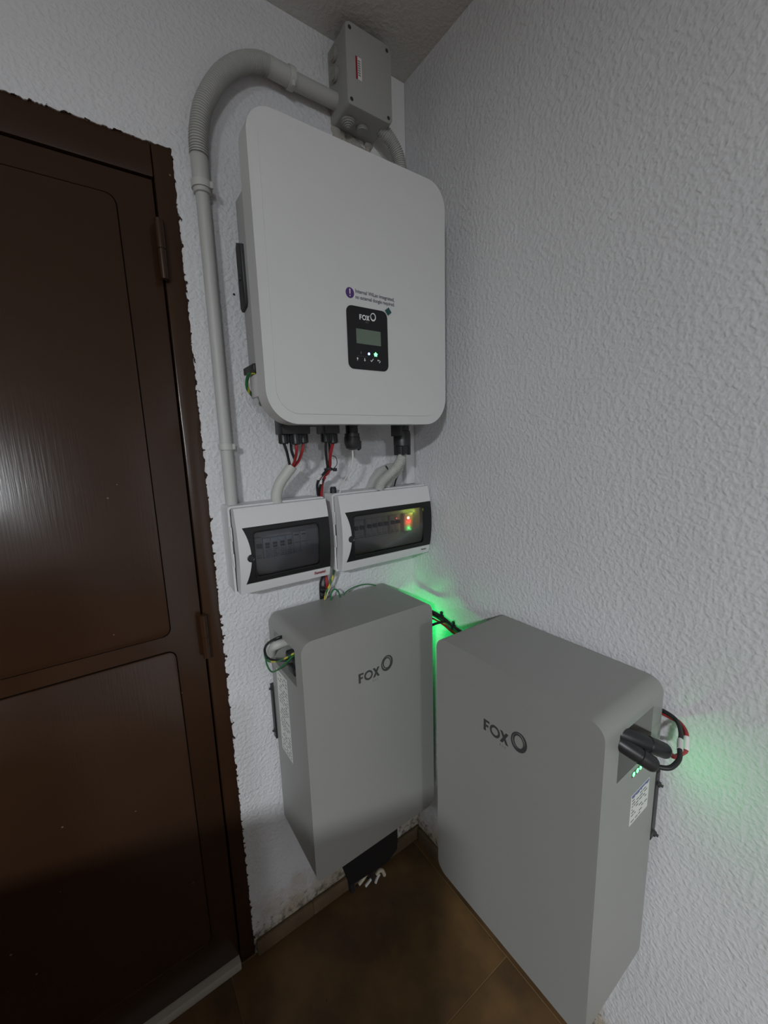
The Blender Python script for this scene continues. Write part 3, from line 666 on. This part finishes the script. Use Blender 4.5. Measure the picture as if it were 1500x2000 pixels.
    for (a, b_, c, d_, mm, kind) in modules:
        br = obj('breaker', MB().box(a, b_, -0.062, -0.049, c, d_, 0.0012), mm, t)
        cz = (c+d_)/2
        if kind == 'sw':
            obj('toggle', MB().box(a+0.003, b_-0.003, -0.070, -0.060, cz+0.002, cz+0.012, 0.001), m_black, br)
            mb = MB(); mb.box(a+0.003, b_-0.003, -0.0624, -0.0618, c+0.004, c+0.006); mb.box(a+0.003, b_-0.005, -0.0624, -0.0618, c+0.009, c+0.0105); obj('print', mb, m_logo2, br)
        elif kind == 'spd':
            obj('toggle', MB().box(a+0.004, b_-0.004, -0.0645, -0.060, cz+0.008, cz+0.0135), m_black, br)
            obj('toggle', MB().box(a+0.004, b_-0.004, -0.0645, -0.060, cz+0.001, cz+0.006), m_black, br)
            mb = MB()
            for q in range(5): mb.box(a+0.0025+random.uniform(0, .002), b_-0.0025-random.uniform(0, .004), -0.0624, -0.0618, c+0.003+q*0.0042, c+0.0045+q*0.0042)
            obj('print', mb, m_logo2, br)
        elif kind == 'fuse':
            mb = MB(); mb.box(a+0.003, b_-0.003, -0.0624, -0.0618, d_-0.008, d_-0.005); mb.box(a+0.001, b_-0.001, -0.0624, -0.0618, cz-0.0005, cz+0.0005); obj('print', mb, m_logo, br)
    return t, dep
ax0, ax1 = -0.5585, -0.3315
mods = []
mods += [(-0.526, -0.508, 1.128, 1.180, m_brk, 'sw'), (-0.507, -0.489, 1.128, 1.180, m_brk, 'sw')]
mods += [(-0.487+0.018*k, -0.4695+0.018*k, 1.128, 1.176, m_brkb, 'spd') for k in range(4)]
mods += [(-0.414, -0.397, 1.130, 1.180, m_brk, 'fuse'), (-0.396, -0.379, 1.130, 1.180, m_brk, 'fuse')]
fa, _ = fuse_box('fuse_box', ax0, ax1, 1.062, 1.2575, 'white fuse box nearest the door, with a smoked window, unlit inside', True, mods, 1)
bx0, bx1 = -0.3065, -0.0045
mods = [(-0.250+0.018*k, -0.2325+0.018*k, 1.132, 1.184, m_brk, 'sw') for k in (0, 1)]
mods += [(-0.208+0.018*k, -0.1905+0.018*k, 1.132, 1.184, m_brk, 'sw') for k in range(4)]
mods += [(-0.130+0.018*k, -0.1125+0.018*k, 1.132, 1.184, m_brk, 'sw') for k in range(2)]
mods += [(-0.0800, -0.046, 1.132, 1.184, m_brk, 'none')]
fb, depB = fuse_box('fuse_box', bx0, bx1, 1.062, 1.2610, 'wider white fuse box in the wall corner, with red and green lights inside', False, mods, 2)
# lights inside the second box
for nm, x, z, m_, r in (('pale_indicator', -0.0640, 1.1700, m_led_y, 0.0036), ('red_indicator', -0.0640, 1.1615, m_led_r, 0.0036), ('green_indicator', -0.0640, 1.1410, m_led_gb, 0.0024), ('red_indicator', -0.1058, 1.1740, m_led_r, 0.0012)):
    mb = MB(); mb.lathe((x, -0.0610, z), (0, -1, 0), [(0, r), (0.002, r), (0.003, r*0.6)], 14); obj(nm, mb, m_, fb)
def pt_light(name, loc, power, col, r=0.004):
    ld = bpy.data.lights.new(name, 'POINT'); ld.energy = power; ld.color = col; ld.shadow_soft_size = r
    o = bpy.data.objects.new(name, ld); C.objects.link(o); o.location = loc; return o
pt_light('fuse_box_lamp_glow', (-0.0500, -0.0735, 1.1900), 0.028, (0.75, 1.0, 0.12))
pt_light('fuse_box_red_glow', (-0.0640, -0.0715, 1.160), 0.035, (1.0, 0.05, 0.03))
pt_light('fuse_box_green_glow', (-0.0640, -0.070, 1.139), 0.012, (0.1, 1.0, 0.2))
pt_light('display_led_glow', (-0.2700, -0.2285, 1.5672), 0.0012, (0.05, 1.0, 0.2), 0.002)
pt_light('display_blue_led_glow', (-0.2867, -0.2285, 1.5672), 0.0005, (0.1, 0.25, 1.0), 0.002)
# maker's mark prints (illegible blurs of letters in the photograph)
text('maker_print', 'Famatel', 0.0095, (-0.378, -0.0905, 1.0745), (1, 0, 0.02), (0, 0, 1), m_redpr, fa, bold=0.0002)
text('maker_print', 'famatel', 0.0060, (-0.0405, -0.0905, 1.0760), (1, 0, 0), (0, 0, 1), m_logo, fb, bold=0.0001)

# ---------------------------------------------------------------- junction box
jb = thing('junction_box', 'grey square junction box screwed under the ceiling above the inverter', 'junction box', (-0.165, 0, 2.127))
mb = MB(); mb.prism(rrect(-0.2250, -0.1065, 2.1290, 2.2830, 0.008, 5), lambda x, z: (x, -0.064, z), lambda x, z: (x, 0, z)); obj('box_body', mb, m_jbox, jb)
lid = obj('lid', MB().prism(rrect(-0.2262, -0.1053, 2.1278, 2.2842, 0.009, 5), lambda x, z: (x, -0.084, z), lambda x, z: (x, -0.062, z), 0.0035, 3), m_jbox, jb)
for x, z in ((-0.2155, 2.2735), (-0.1165, 2.2735), (-0.2165, 2.1385), (-0.1160, 2.1385)):
    mb = MB(); mb.lathe((x, -0.0835, z), (0, -1, 0), [(0, 0.0042), (0.0009, 0.0042), (0.0011, 0.003)], 12); obj('lid_screw', mb, m_steel, lid)
lab = obj('lid_sticker', MB().box(-0.2015, -0.1875, -0.0845, -0.0838, 2.183, 2.226), m_white, lid, False); lab['label'] = 'white sticker with a dark red edge'
obj('sticker_stripe', MB().box(-0.2030, -0.1985, -0.0847, -0.0838, 2.183, 2.226), m_redpr, lid, False)
mb = MB()
for q, l in ((-0.1960, 0.020), (-0.1925, 0.026)):
    z = 2.221
    while z > 2.19:
        mb.box(q-0.0011, q+0.0011, -0.0848, -0.0842, z-0.0035, z-0.001); z -= 0.0045
obj('sticker_print', mb, m_logo, lid, False)
def boss(a, dirn, R0, rings):
    prof = [(0, R0), (0.004, R0)]
    for k in range(rings): r = R0*(0.86-0.2*k); prof += [(0.005+0.0026*k, r), (0.0075+0.0026*k, r*0.96)]
    mb = MB(); mb.lathe(a, dirn, prof, 24); return mb
obj('cable_knockout', boss((-0.199, -0.036, 2.1290), (0, 0, -1), 0.0175, 4), m_jdark, jb)
obj('cable_knockout', boss((-0.160, -0.036, 2.1290), (0, 0, -1), 0.0145, 1), m_jdark, jb)
obj('cable_knockout', boss((-0.2250, -0.034, 2.213), (-1, 0, 0), 0.0145, 1), m_jdark, jb)
obj('cable_knockout', boss((-0.2250, -0.034, 2.252), (-1, 0, 0), 0.0145, 1), m_jdark, jb)
mp = MB(); random.seed(11)
for k in range(26):
    x = random.uniform(-0.215, -0.12); z = 2.118 + random.uniform(-0.012, 0.008); r = random.uniform(0.006, 0.013)
    bmesh.ops.create_icosphere(mp.bm, subdivisions=2, radius=r, matrix=Matrix.Translation((x, -0.001, z)) @ Matrix.Diagonal((1.2, 0.45, 1, 1)))
o = obj('mortar_patch', mp, m_rough, None); o['kind'] = 'stuff'; o['label'] = 'rough grey mortar patch on the wall below the junction box'; o['category'] = 'mortar'

# ---------------------------------------------------------------- conduit run
cd_ = thing('conduit', 'grey conduit arching from the left fuse box up to the junction box', 'conduit', (-0.5385, -0.021, 1.2575))
obj('straight_pipe', MB().tube([(-0.5385, -0.022, 1.2575), (-0.5385, -0.022, 1.896)], 0.0133, 20), m_pvc, cd_)
obj('coupling', MB().lathe((-0.5388, -0.023, 1.884), (0, 0, 1), [(0, 0.0150), (0.001, 0.0165), (0.070, 0.0165), (0.072, 0.015)], 24), m_pvc, cd_)
arc = [(-0.5388, -0.026, 1.952), (-0.537, -0.028, 1.985), (-0.527, -0.030, 2.030), (-0.507, -0.031, 2.072), (-0.478, -0.031, 2.113), (-0.442, -0.030, 2.145), (-0.405, -0.029, 2.163), (-0.378, -0.028, 2.166)]
obj('corrugated_bend', MB().tube(arc, 0.0182, 20, corr=(0.0046, 0.0024), n=10), m_flex, cd_)
obj('coupling', MB().tube([(-0.386, -0.028, 2.1665), (-0.335, -0.027, 2.1655)], 0.0180, 24, smooth=False), m_pvc, cd_)
obj('straight_pipe', MB().tube([(-0.340, -0.026, 2.1645), (-0.223, -0.026, 2.1655)], 0.0160, 24, smooth=False), m_flex, cd_)
def clip(a, dirn, r, label):
    a = Vector(a); dv = Vector(dirn).normalized(); t = thing('pipe_clip', label, 'pipe clip', (a.x, 0, a.z), 'pipe clips on the left wall')
    u = Vector((0, -1, 0)); v = dv.cross(u)
    mb = MB(); rings = []
    for k in range(21):
        an = math.radians(-140 + 280*k/20); rings.append((math.cos(an), math.sin(an)))
    for k in range(20):
        c0, c1 = rings[k], rings[k+1]; q = []
        for c in (c0, c1):
            for rr in (r, r+0.0028):
                for h in (-0.0065, 0.0065): q.append(mb.bm.verts.new(a + dv*h + u*rr*c[0] + v*rr*c[1]))
        for f in ((0, 1, 5, 4), (2, 6, 7, 3), (0, 4, 6, 2), (1, 3, 7, 5)): mb.bm.faces.new([q[i] for i in f])
    bmesh.ops.remove_doubles(mb.bm, verts=mb.bm.verts, dist=1e-5)
    obj('clip_band', mb, m_pvc2, t)
    yb = a.y + r*0.6
    mb = MB(); mb.box(a.x-0.0065, a.x+0.0065, yb, 0.0, a.z-0.0065, a.z+0.0065, 0.001); 
    obj('clip_foot', mb, m_pvc2, t)
    mb = MB(); n = a + v*(r+0.003)*0.8 + u*(r+0.003)*0.62; mb.box(n.x-0.003, n.x+0.003, n.y-0.003, n.y+0.003, n.z-0.006, n.z+0.006, 0.0008); obj('clip_catch', mb, m_pvc2, t)
clip((-0.5385, -0.022, 1.386), (0, 0, 1), 0.0134, 'lower pale clip round the straight grey pipe')
clip((-0.5388, -0.023, 1.899), (0, 0, 1), 0.0166, 'upper pale clip where the pipe turns corrugated, beside the inverter')
clip((-0.335, -0.027, 2.1655), (1, 0, 0), 0.0181, 'pale clip on the horizontal pipe left of the junction box')
# second corrugated conduit, from the junction box down behind the inverter
solo('corrugated_conduit', MB().tube([(-0.124, -0.046, 2.150), (-0.108, -0.049, 2.136), (-0.082, -0.050, 2.118), (-0.063, -0.050, 2.092), (-0.055, -0.049, 2.055), (-0.053, -0.046, 2.00), (-0.056, -0.040, 1.90)], 0.0160, 20, corr=(0.0046, 0.0022), n=8), m_flex,
     'short grey corrugated conduit from the junction box down behind the inverter', 'conduit', (-0.1, -0.04, 1.88))
solo('corner_trunking', MB().box(-0.034, -0.0015, -0.020, 0, 1.262, 2.02, 0.002), m_boxp, 'smooth pale trunking in the wall corner, running up behind the inverter', 'trunking', (-0.02, 0, 1.262))

# ---------------------------------------------------------------- cables below the inverter
solo('cable_sleeve', MB().tube([(-0.447, -0.060, 1.256), (-0.448, -0.062, 1.272), (-0.440, -0.066, 1.298), (-0.424, -0.073, 1.322), (-0.411, -0.079, 1.339)], 0.0125, 18, cap=True), m_pvc2, 'smooth grey sleeve bending up from the left fuse box, holding solar leads', 'sleeve', (-0.447, -0.06, 1.256))
for i, (x, y, zb, m_, lb) in enumerate(((-0.4415, -0.115, 1.389, m_blackr, 'leftmost lead under the inverter, black, going into the grey sleeve'),
                                  (-0.4185, -0.125, 1.387, m_red, 'middle red lead under the inverter, going into the grey sleeve'),
                                  (-0.4195, -0.100, 1.391, m_blackr, 'black lead behind the middle red lead, above the grey sleeve'),
                                  (-0.3965, -0.115, 1.389, m_red, 'right-hand red lead of the group entering the grey sleeve'))):
    dx = (-0.006, 0.000, 0.003, 0.006)[i]
    solo('solar_cable', MB().tube([(x, y, zb), (x+(-0.409-x)*0.2, y+0.004, 1.372), (-0.409+dx+(x+0.409)*0.25, -0.090-(0.005 if i == 1 else 0), 1.350), (-0.412+dx*0.7, -0.078, 1.336)], 0.0033, 8), m_, lb, 'cable', (x, y, zb), 'solar cables under the inverter')
# second pair running down between the two boxes
g = 'cables between the fuse boxes'
solo('battery_cable', MB().tube([(-0.3435, -0.120, 1.390), (-0.341, -0.112, 1.368), (-0.331, -0.095, 1.343), (-0.3245, -0.080, 1.325), (-0.3355, -0.050, 1.295), (-0.3290, -0.032, 1.262), (-0.3195, -0.024, 1.23), (-0.319, -0.024, 1.06), (-0.3225, -0.030, 1.02), (-0.321, -0.010, 0.985), (-0.318, -0.009, 0.95)], 0.0032, 8), m_blackr, 'long black lead running down between the two fuse boxes', 'cable', (-0.32, -0.01, 0.95), g)
solo('battery_cable', MB().tube([(-0.3255, -0.120, 1.387), (-0.3265, -0.108, 1.365), (-0.3215, -0.090, 1.342), (-0.3155, -0.074, 1.322), (-0.3200, -0.046, 1.295), (-0.3200, -0.034, 1.262), (-0.3190, -0.032, 1.23), (-0.319, -0.031, 1.06), (-0.3185, -0.034, 1.02), (-0.315, -0.012, 0.985), (-0.312, -0.009, 0.95)], 0.0038, 8), m_red, 'long red lead running down between the two fuse boxes', 'cable', (-0.315, -0.01, 0.95), g)
solo('battery_cable', MB().tube([(-0.3230, -0.096, 1.391), (-0.3190, -0.090, 1.365), (-0.3150, -0.080, 1.335), (-0.3130, -0.060, 1.318), (-0.3260, -0.044, 1.285), (-0.3245, -0.030, 1.262), (-0.3190, -0.016, 1.23), (-0.319, -0.016, 1.06), (-0.328, -0.014, 1.02), (-0.327, -0.008, 0.985), (-0.326, -0.009, 0.95)], 0.0032, 8), m_blackr, 'black lead tucked behind the long red lead between the fuse boxes', 'cable', (-0.326, -0.01, 0.95), g)
mb = MB(); mb.lathe((-0.3195, -0.079, 1.323), (0.1, 0.3, 1), [(0, 0.0105), (0.004, 0.0105)], 16); mb.box(-0.312, -0.303, -0.092, -0.086, 1.320, 1.328, 0.001)
mb.tube([(-0.312, -0.090, 1.326), (-0.303, -0.092, 1.337), (-0.303, -0.090, 1.352), (-0.312, -0.088, 1.358)], 0.001, 6)
solo('cable_tie', mb, m_black, 'black cable tie binding the red and black leads above the fuse boxes', 'cable tie', (-0.319, -0.08, 1.323))
for (a, b_, r, lb) in (((-0.3345, -0.066, 1.312), (-0.338, -0.056, 1.302), 0.0042, 'small white marker on the black lead below the cable tie'), ((-0.3135, -0.064, 1.313), (-0.316, -0.058, 1.307), 0.0046, 'small white marker on the red lead below the cable tie'), ((-0.3275, -0.050, 1.300), (-0.327, -0.047, 1.289), 0.0040, 'lowest small white marker on the leads above the fuse boxes')):
    solo('cable_marker', MB().tube([a, b_], r, 10, smooth=False), m_white, lb, 'cable marker', a, 'white cable markers')
mb = MB(); mb.lathe((-0.292, -0.045, 1.262), (0, 0, 1), [(0, 0.0085), (0.012, 0.0085), (0.013, 0.007), (0.016, 0.007)], 14)
solo('cable_gland', mb, m_black, 'small black gland on top of the wider fuse box, beside the red lead', 'cable gland', (-0.292, -0.045, 1.262))
solo('data_cable', MB().tube([(-0.271, -0.115, 1.372), (-0.2705, -0.112, 1.345), (-0.272, -0.095, 1.315), (-0.277, -0.070, 1.288), (-0.2795, -0.055, 1.2615)], 0.0020, 8), m_white, 'thin white data cable dropping from the gland to the wider fuse box', 'cable', (-0.2795, -0.055, 1.26))
# mains conduits into the wider box
solo('corrugated_conduit', MB().tube([(-0.121, -0.112, 1.356), (-0.122, -0.108, 1.340), (-0.131, -0.098, 1.318), (-0.148, -0.085, 1.298), (-0.160, -0.074, 1.282), (-0.166, -0.068, 1.262)], 0.0130, 18, corr=(0.0048, 0.0022), n=8), m_pvc2, 'pale corrugated conduit from the mains connector into the wider fuse box', 'conduit', (-0.166, -0.068, 1.262))
solo('corrugated_conduit', MB().tube([(-0.110, -0.100, 1.350), (-0.104, -0.090, 1.330), (-0.106, -0.074, 1.306), (-0.116, -0.058, 1.286), (-0.128, -0.048, 1.262)], 0.0095, 16, corr=(0.0040, 0.0018), n=8), m_pvc2, 'thinner pale corrugated conduit behind the one to the mains connector', 'conduit', (-0.13, -0.05, 1.262))
mb = MB(); mb.prism([(-0.167, 1.261), (-0.150, 1.290), (-0.128, 1.313), (-0.090, 1.325), (-0.040, 1.325), (-0.040, 1.300), (-0.085, 1.296), (-0.110, 1.285), (-0.125, 1.261)], lambda x, z: (x, -0.016, z), lambda x, z: (x, 0, z), 0.002, 2)
solo('trunking_bend', mb, m_pvc, 'flat grey trunking bend on the wall behind the mains conduits', 'trunking', (-0.146, 0, 1.261))
solo('control_cable', MB().tube([(-0.108, -0.020, 1.32), (-0.102, -0.030, 1.300), (-0.112, -0.034, 1.285), (-0.120, -0.036, 1.262)], 0.0022, 8), m_blackr, 'thin black cable above the corner end of the wider fuse box', 'cable', (-0.12, -0.036, 1.262))
solo('control_cable', MB().tube([(-0.060, -0.018, 1.315), (-0.066, -0.026, 1.296), (-0.080, -0.030, 1.280), (-0.090, -0.034, 1.262)], 0.0022, 8), m_blackr, 'thin black cable nearest the corner trunking above the fuse box', 'cable', (-0.09, -0.034, 1.262))
# earth wire at the inverter's terminal
solo('earth_wire', MB().tube([(-0.500, -0.150, 1.526), (-0.508, -0.135, 1.527), (-0.510, -0.118, 1.518), (-0.508, -0.108, 1.502), (-0.497, -0.095, 1.492), (-0.485, -0.07, 1.49)], 0.0034, 8), m_earth, 'yellow and green earth wire at the lower left side of the inverter', 'cable', (-0.5, -0.15, 1.526))
# wires between the boxes and the left battery
g = 'wires above the left battery'
solo('earth_wire', MB().tube([(-0.297, -0.040, 1.064), (-0.304, -0.041, 1.040), (-0.316, -0.040, 1.016), (-0.324, -0.036, 1.000), (-0.326, -0.030, 0.979)], 0.0026, 8), m_earth, 'green and yellow wire curving from under the wider fuse box to the black bundle', 'cable', (-0.3, -0.04, 1.06), g)
solo('earth_wire', MB().tube([(-0.290, -0.036, 1.064), (-0.298, -0.037, 1.040), (-0.312, -0.037, 1.012), (-0.321, -0.036, 0.995), (-0.324, -0.030, 0.979)], 0.0022, 8), m_cream, 'pale yellow wire beside the green and yellow wire above the left battery', 'cable', (-0.29, -0.04, 1.06), g)
solo('earth_wire', MB().tube([(-0.313, -0.040, 0.975), (-0.313, -0.042, 0.995), (-0.303, -0.044, 1.006), (-0.291, -0.043, 0.996), (-0.285, -0.040, 0.978)], 0.0020, 8), m_green, 'small green wire loop standing behind the left battery top', 'cable', (-0.3, -0.04, 0.975), g)
solo('earth_wire', MB().tube([(-0.272, -0.030, 0.974), (-0.258, -0.030, 0.986), (-0.225, -0.028, 0.992), (-0.190, -0.026, 0.989), (-0.160, -0.026, 0.978)], 0.0016, 8), m_green, 'long thin green wire lying along the back of the left battery top', 'cable', (-0.27, -0.03, 0.974), g)
mb = MB()
for z in (1.006, 0.994): mb.lathe((-0.3205, -0.022, z), (0, 0, 1), [(0, 0.0125), (0.003, 0.0125)], 16)
mb.box(-0.336, -0.329, -0.038, -0.030, 0.992, 1.0, 0.001)
solo('cable_tie', mb, m_black, 'black cable ties round the bundle above the left battery', 'cable tie', (-0.32, -0.022, 0.99))
# leads looping out of the left battery's left pocket
g = 'wires looping from the left battery side'
bx = -0.4767
solo('control_cable', MB().tube([(bx+0.03, -0.095, 0.945), (bx-0.010, -0.108, 0.952), (bx-0.021, -0.075, 0.930), (bx-0.024, -0.050, 0.905), (bx-0.020, -0.048, 0.882), (bx-0.008, -0.075, 0.880), (bx+0.03, -0.11, 0.885)], 0.0030, 8), m_blackr, 'thick black lead looping out of the left battery side opening', 'cable', (bx, -0.09, 0.945), g)
solo('earth_wire', MB().tube([(bx-0.012, -0.040, 0.915), (bx-0.022, -0.040, 0.892), (bx-0.022, -0.055, 0.876), (bx-0.012, -0.095, 0.888), (bx-0.004, -0.140, 0.915), (bx+0.02, -0.165, 0.938)], 0.0022, 8), m_earth, 'yellow and green wire looping below the black lead at the left battery side', 'cable', (bx, -0.05, 0.9), g)
solo('earth_wire', MB().tube([(bx-0.018, -0.030, 0.872), (bx-0.020, -0.045, 0.858), (bx-0.016, -0.068, 0.850), (bx-0.006, -0.110, 0.880), (bx+0.02, -0.135, 0.915)], 0.0020, 8), m_green, 'lowest green wire of the loops at the left battery side', 'cable', (bx, -0.05, 0.86), g)
mb = MB(); mb.box(bx+0.012, bx+0.06, -0.165, -0.085, 0.866, 0.905, 0.006); mb.box(bx+0.004, bx+0.02, -0.160, -0.12, 0.872, 0.890, 0.004)
solo('side_plug', mb, m_black, 'black plug seated in the left battery side opening', 'plug', (bx+0.04, -0.12, 0.866))
mb = MB(); mb.tube([(bx+0.05, -0.07, 0.915), (bx+0.002, -0.075, 0.918), (bx-0.008, -0.060, 0.905), (bx-0.006, -0.045, 0.885)], 0.0105, 14)
solo('side_sleeve', mb, m_pvc2, 'short grey sleeve inside the left battery side opening', 'sleeve', (bx, -0.07, 0.9))
# bundle between the two batteries
g = 'cables bridging the two batteries'
solo('link_cable', MB().tube([(-0.160, -0.100, 0.925), (-0.100, -0.110, 0.922), (-0.060, -0.145, 0.912), (-0.048, -0.185, 0.902), (-0.050, -0.225, 0.894), (-0.060, -0.29, 0.892), (-0.075, -0.375, 0.895)], 0.0062, 12), m_blackr, 'thick black cable bridging the two batteries in the green-lit gap', 'cable', (-0.05, -0.2, 0.9), g)
solo('link_cable', MB().tube([(-0.160, -0.110, 0.905), (-0.105, -0.125, 0.905), (-0.066, -0.155, 0.898), (-0.056, -0.195, 0.890), (-0.060, -0.235, 0.884), (-0.070, -0.29, 0.886), (-0.085, -0.375, 0.890)], 0.0026, 8), m_red, 'thin red lead under the thick black cable bridging the batteries', 'cable', (-0.056, -0.19, 0.89), g)
solo('link_cable', MB().tube([(-0.160, -0.120, 0.890), (-0.110, -0.130, 0.885), (-0.082, -0.160, 0.880), (-0.066, -0.180, 0.890), (-0.055, -0.200, 0.900)], 0.0034, 8), m_blackr, 'short black lead joining the thick cable in the green-lit gap', 'cable', (-0.08, -0.16, 0.88), g)
solo('link_cable', MB().tube([(-0.160, -0.115, 0.898), (-0.104, -0.120, 0.897), (-0.064, -0.150, 0.905), (-0.052, -0.190, 0.894), (-0.056, -0.228, 0.887), (-0.066, -0.29, 0.888), (-0.080, -0.375, 0.892)], 0.0020, 8), m_earth, 'thin green and yellow wire along the thick cable bridging the batteries', 'cable', (-0.056, -0.19, 0.89), g)
for (p, dv, lb) in (((-0.047, -0.178, 0.9035), (0, -1, -0.2), 'cable tie with a stub on the thick cable nearest the left battery'), ((-0.051, -0.228, 0.8935), (0, -1, -0.1), 'cable tie with a stub on the thick cable nearest the right battery')):
    mb = MB(); mb.lathe(Vector(p), dv, [(0, 0.0082), (0.004, 0.0082)], 14); mb.box(p[0]-0.003, p[0]+0.003, p[1]-0.006, p[1]+0.001, p[2]+0.006, p[2]+0.016, 0.001)
    solo('cable_tie', mb, m_black, lb, 'cable tie', p, 'ties on the battery link cable')

# ---------------------------------------------------------------- small wall marks
mb = MB(); mb.lathe((-0.4867, 0.001, 1.7142), (0, -1, 0), [(0, 0.0028), (0.002, 0.0024)], 12)
solo('wall_plug', mb, m_black, 'tiny dark plug hole in the wall left of the inverter', 'wall plug', (-0.4867, 0, 1.7142))

# unseen block added behind the photographer to cast the low shadow
cab = thing('shadow_blocker', 'dark block added behind the photographer, out of view, to cast the low shadow', 'shadow_blocker', (-1.45, -1.35, 0))
mb = MB(); mb.prism([(-0.93, -1.08), (-1.60, -0.665), (-1.95, -1.15), (-1.36, -1.50)], lambda x, y: (x, y, 1.068), lambda x, y: (x, y, 0.0), 0.004, 1)
obj('blocker_body', mb, m_blocker, cab)

# the bulb's holder on its cord
hb = thing('hanging_bulb', 'bare bulb hanging far behind the photographer, out of view', 'lamp', (-2.35, -4.9, 2.23))
obj('cord', MB().tube([(-2.35, -4.9, H), (-2.35, -4.9, 2.28)], 0.003, 8), m_white, hb)
obj('lamp_holder', MB().lathe((-2.35, -4.9, 2.285), (0, 0, -1), [(0, 0.008), (0.004, 0.02), (0.02, 0.02)], 16), m_white, hb)
# lamp housing
lamp = thing('ceiling_lamp', 'round flush ceiling lamp behind the photographer, out of view', 'lamp', (LAMP.x, LAMP.y, H))
mb = MB(); mb.lathe((LAMP.x, LAMP.y, H), (0, 0, -1), [(0, 0.11), (0.030, 0.11), (0.034, 0.10)], 32); obj('lamp_housing', mb, m_white, lamp)

for o in bpy.data.objects:
    for k in ('_base', '_rot'):
        if k in o: del o[k]
